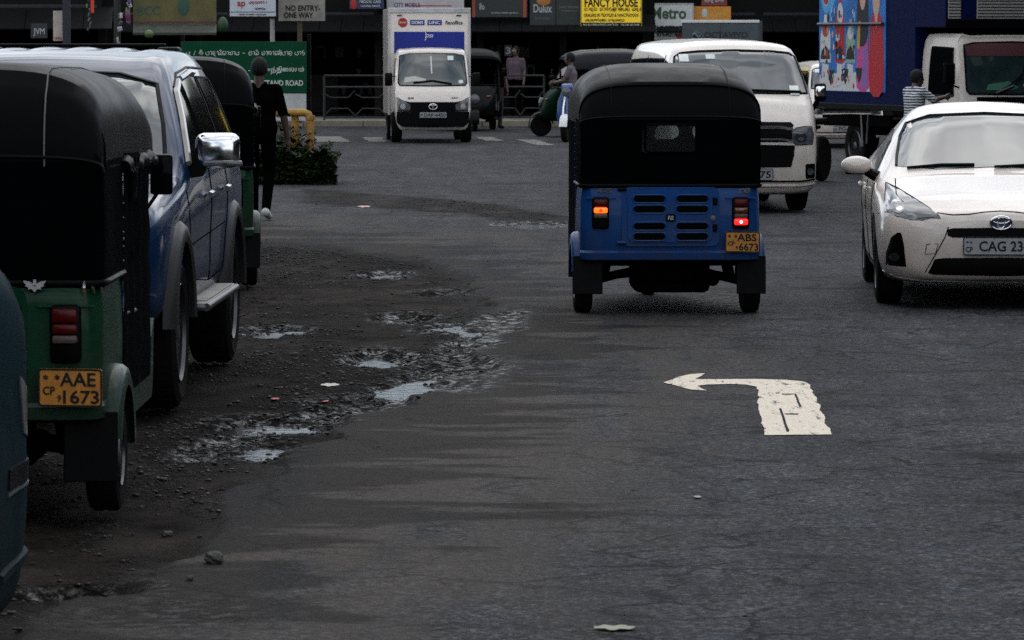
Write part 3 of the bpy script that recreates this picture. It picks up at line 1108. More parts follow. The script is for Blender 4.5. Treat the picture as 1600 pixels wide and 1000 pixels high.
    # canopy: roof shell
    path = [(-.430, 1.31), (-.430, 1.365), (-.395, 1.455), (-.345, 1.560), (-.320, 1.582), (-.18, 1.632), (.05, 1.678), (.40, 1.705), (.80, 1.708), (1.2, 1.685), (1.45, 1.63), (1.56, 1.56), (1.575, 1.50)]
    if flat_roof:
        path = [(-.430, 1.31), (-.430, 1.40), (-.405, 1.50), (-.365, 1.585), (-.335, 1.612), (-.285, 1.672), (-.20, 1.688), (.05, 1.690), (.40, 1.688), (.80, 1.684), (1.2, 1.665), (1.45, 1.61), (1.56, 1.55), (1.575, 1.50)]
    P = []
    for i, (y, zt) in enumerate(path):
        row = arch(y, zt + .004 * math.sin(i * 2.1), .612)
        P.append(row)
    m = MB(); m.sheet(P)
    can = m.build('canopy', cv, T, smooth=28)
    for s in (-1, 1):   # sewn seams running over the roof
        m = MB(); m.tube([(s * .40, y - (.005 if i < 4 else 0), zt - .30 * 0 - (zt - 1.3) * (1 - (1 - (.40 / .612) ** 3.8) ** (1 / 3.8)) + .004) for i, (y, zt) in enumerate(path)], .003, 6); m.build('seam', mat('thread', (.10, .10, .10), .8) if eagles else black, can, smooth=60)
    m = MB(); m.tube([(q[0] * 1.003, q[1] - .004, q[2] - .01) for q in arch(-.43, 1.36, .612)], .008, 6); m.build('piping', black, can, smooth=60)
    m = MB(); m.tube([(q[0] * 1.003, q[1] - .002, q[2]) for q in arch(-.345, 1.565, .612)], .006, 6); m.build('piping', cv, can, smooth=60)
    # canopy: back and side curtains round the passenger bay, with a rear window
    back = plan(.612, -.432, .30, .05)
    xs_path = []
    for i in range(len(back) - 1):
        a, c_ = Vector(back[i]), Vector(back[i + 1])
        k = max(1, int((c_ - a).length / .075))
        for j in range(k):
            xs_path.append(a + (c_ - a) * (j / k))
    xs_path.append(Vector(back[-1]))
    zr = [.868, .90, .96, 1.03, 1.115, 1.17, 1.235, 1.295, 1.33]
    vs, fs = [], []
    wx = .165
    for p in xs_path:
        for z in zr:
            bow = .008 * math.sin((z - .87) / .44 * PI) * math.sin(p.x * 7 + p.y * 9)
            x = p.x
            if p.y < -.42 and abs(abs(x) - wx) < .04:
                x = math.copysign(wx, x)
            vs.append((x * (1 + (bow if p.y > -.4 else 0)), p.y + (bow if p.y < -.4 else 0), z))
    nz = len(zr)
    for i in range(len(xs_path) - 1):
        for j in range(nz - 1):
            mid = (Vector(vs[i * nz + j]) + Vector(vs[(i + 1) * nz + j + 1])) / 2
            if mid.y < -.42 and abs(mid.x) < wx and zr[4] - .001 < mid.z < zr[7] - .01:
                continue
            fs.append((i * nz + j, (i + 1) * nz + j, (i + 1) * nz + j + 1, i * nz + j + 1))
    m = MB(); m.add(vs, fs); cur = m.build('curtain', drape, T, smooth=50)
    m = MB(); m.prism(rrect(0, 1.215, .39, .22, .02), 'xz', -.4295, -.4275); m.build('rear_window', mat('smoky_film', (.14, .16, .16), .05, spec=.02, trans=1.0), T)
    m = MB(); m.tube([(p[0], -.437, p[1]) for p in rrect(0, 1.205, .345, .185, .03)], .009, 6, closed=True); m.build('window_hem', vinyl, cur, smooth=60)
    m = MB(); m.tube([(p.x * 1.004, p.y * 1.004, .885) for p in xs_path], .012, 6); m.build('hem', black, cur, smooth=60)
    for s in (-1, 1):   # studs down the curtain edge, rolled-up forward curtain
        for k in range(7):
            q = MB(); q.ball((s * .617, .27, .93 + k * .055), (.0045, .0045, .0045), 8, 6); q.build('stud', steel, cur, smooth=60)
        if not open_side:
            continue
        q = MB(); q.tube([(s * .62, .30 + .08 * k, 1.29 + .012 * math.sin(k * 1.7)) for k in range(15)], [.025 + .008 * math.sin(k * 2.3) for k in range(15)], 10)
        q.build('rolled_curtain', vinyl, T, smooth=50)
        q = MB(); q.sheet([[(s * (.612 + .006 * math.sin(i * 1.3 + j)), .30 + i * .09, 1.315 - j * .03) for j in range(4)] for i in range(14)]); q.build('valance', drape, T, smooth=60)
    # nose
    P = []
    for (z, hw, yf, r) in ((.30, .24, 1.93, .16), (.36, .30, 2.00, .2), (.50, .37, 2.02, .24), (.66, .44, 1.98, .28), (.82, .51, 1.88, .28), (.93, .545, 1.76, .22), (.955, .54, 1.72, .2)):
        row = [Vector((hw, 1.45, z))]
        for k in range(9):
            a = R(90.0 * k / 8)
            row.append(Vector((hw - r + r * math.cos(a), yf - r + r * math.sin(a), z)))
        for k in range(9):
            a = R(90 + 90.0 * k / 8)
            row.append(Vector((-hw + r + r * math.cos(a), yf - r + r * math.sin(a), z)))
        row.append(Vector((-hw, 1.45, z)))
        P.append(row)
    m = MB(); m.rings(P); m.build('front_cowl', paint, T, smooth=40)
    m = MB(); m.add([(-.53, 1.735, .955), (.53, 1.735, .955), (.515, 1.44, 1.51), (-.515, 1.44, 1.51)], [(0, 1, 2, 3)]); m.build('windscreen', clear_glass if seats else glass_dark, T)
    m = MB(); m.tube([(-.535, 1.74, .95), (.535, 1.74, .95), (.52, 1.44, 1.515), (-.52, 1.44, 1.515)], .018, 8, closed=True); m.build('windscreen_frame', black, T, smooth=50)
    m = MB(); m.lathe([(.02, -.05), (.085, -.03), (.09, .01), (.07, .03), (.01, .04)], (0, 2.01, .66), 'Y', 18); hl = m.build('headlight', lampglass, T, smooth=50)
    m = MB(); m.lathe([(.088, -.02), (.105, -.01), (.105, .012), (.09, .02)], (0, 2.01, .66), 'Y', 18); m.build('bezel', steel, hl, smooth=50)
    for s in (-1, 1):
        m = MB(); m.box((s * .30, 1.93, .72), (.09, .05, .05), .012); m.build('indicator', lens_amber, T, smooth=40)
        if not open_side:
            continue
        m = MB(); m.tube([(s * .54, 1.66, 1.02), (s * .62, 1.70, 1.14)], .008, 6); mm = m.build('mirror', black, T)
        m = MB(); m.box((s * .635, 1.70, 1.215), (.095, .03, .17), .014); m.build('mirror_glass', glass_dark, mm, smooth=40)
    wheel(T, (0, 2.0, .205), .205, .11, steel, 4, .55, 1)
    m = MB(); m.sheet([[(x, 2.0 + math.cos(R(-20 + 200 * k / 12)) * (.25 - abs(x) * .25), .235 + math.sin(R(-20 + 200 * k / 12)) * (.25 - abs(x) * .25)) for x in (-.08, -.05, 0, .05, .08)] for k in range(13)])
    m.build('mudguard', paint, T, smooth=60)
    m = MB(); m.tube([(.08, 2.0, .205), (.08, 1.9, .45), (0, 1.85, .6)], .02, 8); m.tube([(0, 1.85, .55), (0, 1.55, .95)], .025, 8)
    m.tube([(-.33, 1.40, .98), (-.12, 1.52, .96), (.12, 1.52, .96), (.33, 1.40, .98)], .014, 8); m.build('steering', black, T, smooth=50)
    m = MB(); m.box((0, 1.58, .85), (1.0, .2, .16), .04); m.build('dashboard', black, T, smooth=40)
    return T


tuk_blue = mat('blue_enamel', (0.0012, 0.037, 0.15), 0.36, spec=0.1, coat=0.12, vary=0.12, vscale=5, dirt=0.5)
tuk_green = mat('green_enamel', (0.0008, 0.027, 0.011), 0.36, spec=0.08, coat=0.12, vary=0.2, vscale=4, dirt=0.5)
X, Y = site(1041, 488)
make_tuk('three_wheeler', 'blue three-wheeler with black canopy and lit tail lamps in the middle of the road', (X, Y + .05, 0), R(1.7), tuk_blue, None,
         ('ABS', '6673', .485), left=('red', 'litamber', 'clear', 'none'), right=('red', 'amber', 'clear', 'litred'), open_side=False)
aae = make_tuk('three_wheeler', 'parked green three-wheeler with black canopy and yellow plate in the left foreground', (-2.215, 16.2, 0), R(-.3), tuk_green, None,
         ('AAE', '1673', .495), badges=False, eagles=True, flat_roof=True, left=('red', 'red', 'clear', 'none'), right=('red', 'red', 'clear', 'none'))
aae.scale = (1.05, 1.05, 1.05)

m = MB()
m.sheet([[(.613 + .012 * math.sin(i * 1.9) * (1 - j / 9) + .004 * math.sin(j * 2.7), .31 + i * .085, 1.30 - j * .10) for j in range(10)] for i in range(14)])
m.build('door_curtain', drape, aae, smooth=60)
m = MB()
for k in range(5):
    m.tube([(.60 + .012 * k, .35 + .04 * k, 1.33), (.625 + .006 * math.sin(k), .42 + .05 * k, 1.26), (.62, .50 + .03 * k, 1.16)], [.014, .022, .016], 8)
m.build('bunched_curtain', vinyl, aae, smooth=60)
make_tuk('three_wheeler', 'green three-wheeler parked beyond the blue pickup with its canopy rising behind it', (-2.60, 31.2, 0), R(4), tuk_green, None, None, badges=False, flat_roof=True).scale = (1.03, 1.03, 1.03)
# ------------------------------------------------------------------ cars
def ellipse_tube(mb, c, rx, rz, r, y, n=28, sg=1):
    mb.tube([(c[0] + rx * math.cos(2 * PI * k / n), y, c[1] + rz * math.sin(2 * PI * k / n)) for k in range(n)], r, 6, closed=True)


def mirrored(poly):
    return [(-a, b) for a, b in poly[::-1]]


def car_base(name, label, cat, loc, rz, st, paint, wheels, r, w, rim, spokes, nu=5, nv=4, group=None):
    T = empty(name, loc, rz)
    tag(T, label, cat, group)
    shell = car_shell(st, nu, nv)
    bvh = bvh_of(shell)
    body = shell.build('body', paint, T, smooth=32)
    cut = []
    for y in wheels:
        for s in (-1, 1):
            c = MB(); c.lathe([(r * 1.16, -.2), (r * 1.16, .4)] if s > 0 else [(r * 1.16, -.4), (r * 1.16, .2)], (s * wheels[y], y, r * 1.03), 'X', 32); cut.append(c)
    carve(body, cut)
    for y in wheels:
        for s in (-1, 1):
            wheel(T, (s * (wheels[y] - w / 2), y, r), r, w, rim, spokes, .66, s)
    m = MB(); m.box((0, (st[0][0] + st[-1][0]) / 2, r * 1.0), (wheels[y] * 2 - .44, abs(st[0][0] - st[-1][0]) * .9, r * .75), .03); m.build('underbody', under, T)
    return T, bvh, body


def sym(half):
    """half outline from the centre line out (+x) and back to the centre line"""
    return half + [(-a, b) for a, b in half[::-1] if abs(a) > 1e-6]


def panel(T, bvh, poly, m, name, axis='y', sg=1, off=.005, res=.05, parent=None, skirt=.014):
    b = MB(); conform(b, bvh, poly, axis, sg, off, skirt, res)
    return b.build(name, m, parent or T, smooth=40)


def gap(T, bvh, line, axis='y', sg=1, r=.004, m=None, name='panel_gap'):
    b = MB(); seam(b, bvh, line, axis, sg, r)
    return b.build(name, m or seam_m, T)


# ---- white hatchback
def hatchback():
    lo = [(0, .17), (.62, .17), (.80, .20), (.845, .48)]
    st = [(2.00, [(0, .30), (.25, .30), (.42, .34), (.47, .45), (.45, .55), (.38, .61), (.2, .635), (0, .64)]),
          (1.95, [(0, .22), (.40, .22), (.58, .27), (.64, .45), (.62, .60), (.52, .665), (.25, .69), (0, .695)]),
          (1.80, [(0, .19), (.55, .19), (.72, .25), (.775, .45), (.755, .63), (.63, .72), (.3, .745), (0, .75)]),
          (1.60, [(0, .18), (.6, .18), (.775, .24), (.825, .45), (.81, .67), (.69, .775), (.35, .805), (0, .81)]),
          (1.15, lo[:3] + [(.845, .48), (.835, .74), (.735, .86), (.38, .91), (0, .915)]),
          (.95, lo + [(.845, .78), (.765, .905), (.42, .96), (0, .97)]),
          (.55, lo + [(.845, .82), (.72, 1.03), (.45, 1.135), (0, 1.155)]),
          (.10, lo + [(.842, .85), (.635, 1.215), (.42, 1.325), (0, 1.35)]),
          (-.3, lo + [(.84, .87), (.60, 1.28), (.40, 1.405), (0, 1.432)]),
          (-.9, lo + [(.84, .89), (.585, 1.265), (.40, 1.395), (0, 1.425)]),
          (-1.5, [(0, .2), (.6, .2), (.79, .24), (.835, .5), (.82, .90), (.55, 1.17), (.38, 1.30), (0, 1.33)]),
          (-1.9, [(0, .25), (.55, .25), (.70, .3), (.74, .5), (.72, .85), (.52, 1.02), (.35, 1.12), (0, 1.15)]),
          (-2.0, [(0, .35), (.4, .35), (.55, .4), (.6, .5), (.58, .75), (.45, .9), (.3, .95), (0, .97)])]
    T, bvh, body = car_base('hatchback_car', 'white hatchback car facing the camera at the right edge of the road', 'car', (3.48, 30.25, 0), PI - R(3), st, pearl,
                            {1.15: .835, -1.40: .835}, .30, .19, silver, 5)
    f = lambda px, py, s=227.0: ((1565 - px) / s, 1.86 - (py - 64) / s)
    ws = [(.672, .985), (.662, 1.05), (.625, 1.19), (.575, 1.28), (.48, 1.315), (.40, 1.34), (0, 1.358)]
    g = panel(T, bvh, ws + mirrored(ws)[1:] + [(-.4, .968), (0, .985), (.4, .968)], glass, 'windscreen', off=.012, res=.04)
    gap(T, bvh, ws + mirrored(ws)[1:], r=.014, m=black, name='windscreen_trim')
    for (x0, z0, x1, z1) in ((.60, .975, .12, 1.0), (-.02, .985, -.55, .99)):
        b = MB(); seam(b, bvh, [(x0, z0), ((x0 + x1) / 2, (z0 + z1) / 2 + .01), (x1, z1)], r=.011, off=.034); b.build('wiper', black, T, smooth=50)
    for s in (-1, 1):
        hl = [f(1393, 288), (f(1410, 295)), f(1430, 307), f(1452, 321), f(1468, 334), f(1471, 338), f(1456, 337.5), f(1443, 341), f(1425, 341), f(1405, 337), f(1390, 331), f(1388, 312)]
        hl = hl if s > 0 else mirrored(hl)
        h = panel(T, bvh, hl, lampglass, 'headlight', off=.007, res=.03)
        gap(h, bvh, hl + [hl[0]], r=.005, m=black, name='lamp_edge')
        c = f(1405, 321)
        q = panel(h, bvh, [(s * c[0] + .052 * math.cos(t * PI / 8), c[1] + .045 * math.sin(t * PI / 8)) for t in range(16)], lampdark, 'projector', off=.011, res=.03)
        c = f(1408, 324)
        panel(h, bvh, [(s * c[0] + .022 * math.cos(t * PI / 6), c[1] + .016 * math.sin(t * PI / 6)) for t in range(12)], mat('reflector', (.6, .6, .6), .2, metal=.8), 'bulb', off=.015, res=.03)
        q = [f(1430, 330), f(1452, 332), f(1460, 336), f(1436, 338)]
        panel(h, bvh, q if s > 0 else mirrored(q), silver, 'indicator', off=.011, res=.03)
        fg = [f(1405, 362), f(1410, 363), f(1414, 380), f(1418, 417), f(1388, 417), f(1387, 398), f(1395, 370)]
        fo = panel(T, bvh, fg if s > 0 else mirrored(fg), black, 'fog_lamp_recess', off=.004, res=.03)
        c = f(1400, 402)
        panel(fo, bvh, [(s * c[0] + .035 * math.cos(t * PI / 6), c[1] + .03 * math.sin(t * PI / 6)) for t in range(12)], lampdark, 'fog_lamp', off=.010, res=.03)
        cr_ = [f(1388, 331), f(1378, 336), f(1370, 341)]
        gap(T, bvh, cr_ if s > 0 else mirrored(cr_), r=.004)
        # side glass, handle, shut lines
        sg = [(.60, .885), (.45, .975), (.10, 1.15), (-.3, 1.225), (-.85, 1.215), (-1.15, 1.14), (-1.32, 1.0), (-1.1, .94), (-.3, .90)]
        panel(T, bvh, sg, glass_dark, 'side_glass', 'x', s, .004, .08)
        gap(T, bvh, sg + [sg[0]], 'x', s, .007, black, 'side_glass_trim')
        for ln in ([(.85, .90), (.92, .6), (.80, .28), (-.1, .26), (-.16, .93)], [(-.16, .26), (-.9, .28), (-1.05, .6), (-1.12, .95)]):
            gap(T, bvh, ln, 'x', s, .004)
        for y in (-.02, -1.0):
            b = MB(); seam(b, bvh, [(y, .80), (y + .2, .795)], 'x', s, .014, off=.018); b.build('door_handle', pearl, T, smooth=50)
        b = MB(); b.ball((s * .955, .70, .985), (.115, .075, .070), 16, 10); b.v = [(p[0], p[1] if p[1] > .69 else .69 + (p[1] - .69) * .3, p[2] if p[2] > .93 else .93 + (p[2] - .93) * .4) for p in b.v]
        mi = b.build('mirror', pearl, T, smooth=60)
        b = MB(); b.box((s * .945, .675, .955), (.19, .075, .075), .02); b.tube([(s * .88, .68, .94), (s * .80, .72, .90)], [.035, .045], 8); b.build('mirror_base', black, mi, smooth=40)
    # bonnet line, grilles, badge, plate
    hood = [f(1466, 330), f(1490, 333), f(1515, 332), f(1540, 328.5), f(1565, 327)]
    gap(T, bvh, hood + mirrored(hood)[1:], r=.005, name='bonnet_gap')
    for s in (-1, 1):
        ln = [(s * .69, .90), (s * .70, .80), (s * .66, .755)]
        gap(T, bvh, ln, r=.004, name='bonnet_gap')
    ug = [f(1565, 353), f(1490, 354), f(1481, 356), f(1482, 366), f(1490, 369), f(1565, 369)]
    panel(T, bvh, sym(ug), black, 'upper_grille', res=.05)
    lg = [f(1565, 401), f(1475, 402), f(1462, 404), f(1452, 426), f(1460, 429), f(1565, 431)]
    panel(T, bvh, sym(lg), black, 'lower_grille', res=.05)
    for s in (-1, 1):
        ln = [f(1483, 352), f(1478, 368), f(1462, 398), f(1448, 424), f(1446, 440)]
        gap(T, bvh, ln if s > 0 else mirrored(ln), r=.004, name='bumper_crease')
    ln = [f(1385, 428), f(1410, 436), f(1450, 440), f(1565, 442)]
    gap(T, bvh, ln + mirrored(ln)[1:], r=.006, m=pearl, name='bumper_lip')
    sq = [f(1449, 380), f(1467, 379), f(1463, 395), f(1447, 396)]
    gap(T, bvh, sq + [sq[0]], r=.003, name='tow_cover')
    yb = cast(bvh, 0, .63, 'y', 1)[0].y + .012
    b = MB()
    c = f(1566, 345)
    b.lathe([(.001, .004), (.074, .004), (.079, 0), (.074, -.02)], (0, 0, 0), 'Y', 32)
    b.v = [(p[0], yb + p[1], c[1] + p[2] * .66) for p in b.v]
    em = b.build('emblem', mat('emblem_blue', (.01, .02, .05), .15, coat=.5), T, smooth=40)
    for (cc_, rx, rz_) in (((0, c[1]), .073, .047), ((0, c[1] + .001), .024, .040), ((0, c[1] + .018), .058, .021)):
        b = MB(); ellipse_tube(b, cc_, rx, rz_, .0065, yb + .005); b.build('emblem_ring', chrome, em, smooth=60)
    number_plate(T, (0, 2.022, f(1565, 382.5)[1]), (-1, 0, 0), (0, 0, 1), .52, .128,
                 [('CP', -.42, -.18, .30, .095), ('CAG 2346', .09, 0, .58, .76), ('* *', -.42, .22, .12, .08)], plate_white)
    T.scale = (1, 1, .978)
    return T


hatchback()


# ---- white van
def van(loc, rz, label, plate='PH-9775', full=True):
    lo = [(0, .2), (.55, .2), (.775, .27), (.81, .55)]
    st = [(2.30, [(0, .30), (.4, .30), (.62, .34), (.70, .55), (.68, .75), (.60, .85), (.3, .89), (0, .895)]),
          (2.25, [(0, .22), (.5, .22), (.73, .28), (.775, .55), (.765, .80), (.68, .96), (.35, 1.0), (0, 1.005)]),
          (2.10, [(0, .2), (.55, .2), (.77, .27), (.80, .55), (.795, .90), (.72, 1.12), (.37, 1.18), (0, 1.19)]),
          (1.98, lo + [(.81, .95), (.745, 1.21), (.38, 1.265), (0, 1.275)]),
          (1.70, lo + [(.81, 1.0), (.73, 1.43), (.40, 1.51), (0, 1.53)]),
          (1.42, lo + [(.81, 1.05), (.70, 1.64), (.42, 1.755), (0, 1.775)]),
          (1.15, lo + [(.81, 1.08), (.695, 1.71), (.46, 1.83), (0, 1.855)]),
          (0, lo + [(.81, 1.08), (.70, 1.73), (.48, 1.855), (0, 1.885)]),
          (-1.95, lo + [(.81, 1.08), (.70, 1.73), (.48, 1.855), (0, 1.885)]),
          (-2.2, lo + [(.795, 1.06), (.67, 1.69), (.45, 1.815), (0, 1.845)]),
          (-2.3, [(0, .3), (.5, .3), (.7, .35), (.74, .6), (.73, 1.05), (.6, 1.6), (.4, 1.7), (0, 1.72)])]
    T, bvh, body = car_base('passenger_van', label, 'van', loc, rz, st, white_paint, {1.40: .795, -1.3: .795}, .32, .19, silver, 6, group='white vans on the right of the road')
    f = lambda px, py, s=144.5: ((1160 - px) / s, 1.86 - (py - 64) / s)
    ws = [(.735, 1.29), (.72, 1.42), (.665, 1.68), (.60, 1.725), (.4, 1.745), (0, 1.755)]
    panel(T, bvh, ws + mirrored(ws)[1:] + [(-.4, 1.292), (0, 1.30), (.4, 1.292)], glass, 'windscreen', off=.012, res=.045)
    gap(T, bvh, ws + mirrored(ws)[1:] + [(-.4, 1.29), (0, 1.297), (.4, 1.29), ws[0]], r=.016, m=black, name='windscreen_trim')
    for (x0, x1) in ((-.66, -.05), (.0, .60)):
        b = MB(); seam(b, bvh, [(x0, 1.31), (x1, 1.33)], r=.014, off=.036); b.build('wiper', black, T, smooth=50)
    for (px, py, w, h) in ((1072, 90, .10, .08), (1113, 88, .10, .05), (1237, 140, .10, .10)):
        x, z = (1153 - px) / 142.0, 1.86 - (py - 64) / 142.0
        panel(T, bvh, [(x - w / 2, z - h / 2), (x + w / 2, z - h / 2), (x + w / 2, z + h / 2), (x - w / 2, z + h / 2)], mat('sticker_white', (.55, .58, .55), .5), 'sticker', off=.018)
    for s in (1, -1):
        hl = [(-a, b) for a, b in (f(1233, 206), f(1240, 200), f(1255, 197.5), f(1266, 198), f(1268, 210), f(1266, 225), f(1240, 226), f(1234, 220))]
        hl = hl if s > 0 else mirrored(hl)
        h = panel(T, bvh, hl, lampglass, 'headlight', off=.008, res=.04)
        gap(h, bvh, hl + [hl[0]], r=.008, m=black, name='lamp_edge')
        c = (s * .605, 1.86 - (214 - 64) / 144.5)
        panel(h, bvh, [(c[0] + .07 * math.cos(t * PI / 8), c[1] + .055 * math.sin(t * PI / 8)) for t in range(16)], lampdark, 'projector', off=.014, res=.04)
        panel(h, bvh, [(c[0] + .03 * math.cos(t * PI / 8), c[1] - .02 + .02 * math.sin(t * PI / 8)) for t in range(16)], chrome, 'bulb', off=.02, res=.04)
        fg = rrect(s * .712, 1.86 - (267 - 64) / 144.5, .11, .16, .02)
        fo = panel(T, bvh, fg, black, 'fog_lamp_recess', off=.006, res=.04)
        panel(fo, bvh, [(s * .712 + .038 * math.cos(t * PI / 6), .45 + .038 * math.sin(t * PI / 6)) for t in range(12)], lampglass, 'fog_lamp', off=.014, res=.04)
        for sg in ([(1.78, 1.14), (1.30, 1.62), (1.10, 1.64), (1.05, 1.14)], [(.98, 1.14), (.98, 1.66), (-.45, 1.66), (-.45, 1.14)], [(-.55, 1.14), (-.55, 1.66), (-2.0, 1.64), (-2.0, 1.14)]):
            panel(T, bvh, sg, glass_dark, 'side_glass', 'x', s, .005, .12)
            gap(T, bvh, sg + [sg[0]], 'x', s, .010, black, 'side_glass_trim')
        for ln in ([(1.9, 1.1), (1.86, .5), (1.0, .3), (1.0, 1.70)], [(-.5, .3), (-.5, 1.7)], [(1.0, 1.02), (-2.1, 1.02)]):
            gap(T, bvh, ln, 'x', s, .005)
        b = MB(); b.box((s * .885, 1.86, 1.30), (.13, .07, .20), .03); mi = b.build('mirror', black, T, smooth=40)
        b = MB(); b.box((s * .885, 1.885, 1.31), (.11, .06, .12), .025); b.build('mirror_shell', chrome, mi, smooth=50)
        b = MB(); b.tube([(s * .86, 1.86, 1.22), (s * .80, 1.84, 1.10), (s * .77, 1.84, 1.04)], [.03, .022, .03], 8); b.build('mirror_arm', black, mi, smooth=50)
    ug = [(0, .99), (.50, .985), (.53, .955), (.52, .93), (0, .94)]
    panel(T, bvh, sym(ug), black, 'bonnet_slot', off=.004)
    lg = [(0, .915), (.50, .915), (.52, .875), (.50, .77), (0, .77)]
    panel(T, bvh, sym(lg), black, 'grille', off=.005)
    for z, r_ in ((.925, .022), (.80, .016)):
        b = MB(); seam(b, bvh, [(-.52, z - .02), (-.40, z), (.40, z), (.52, z - .02)], r=r_, off=.012); b.build('grille_bar', chrome, T, smooth=50)
    for s in (-1, 1):
        b = MB(); b.ball((s * .49, 2.245, .835), (.07, .03, .04), 14, 8); b.build('grille_cap', chrome, T, smooth=60)
    bg_ = [(0, .745), (.54, .735), (.53, .62), (.50, .50), (0, .49)]
    panel(T, bvh, sym(bg_), black, 'lower_grille', off=.005)
    b = MB(); b.tube([(.0 + .055 * math.cos(t * PI / 10), 2.315, .945 + .04 * math.sin(t * PI / 10)) for t in range(20)], .007, 6, closed=True); b.tube([(0, 2.315, .985), (0, 2.315, .905)], .006, 6); b.tube([(-.04, 2.315, .965), (.04, 2.315, .965)], .006, 6)
    b.build('emblem', chrome, T, smooth=60)
    number_plate(T, (0, 2.325, 1.86 - (272 - 64) / 144.5), (-1, 0, 0), (0, 0, 1), .60, .128, [('CP', -.42, -.1, .35, .10), (plate, .08, 0, .6, .76)], plate_white)
    for z, r_ in ((.345, .010), (.30, .014)):
        b = MB(); seam(b, bvh, [(-.76, z + .02), (-.6, z), (.6, z), (.76, z + .02)], r=r_, off=.012); b.build('bumper_lip', white_paint if z < .32 else black, T, smooth=50)
    return T


van((2.52 + .20 * -1, 46.55, 0), PI + R(5), 'white passenger van facing the camera behind the blue three-wheeler')
v2 = van((5.75, 73, .0), PI + R(2), 'second white van, mostly hidden behind the nearer white van', 'PG-2417')
v2.scale = (.8, .8, .8)


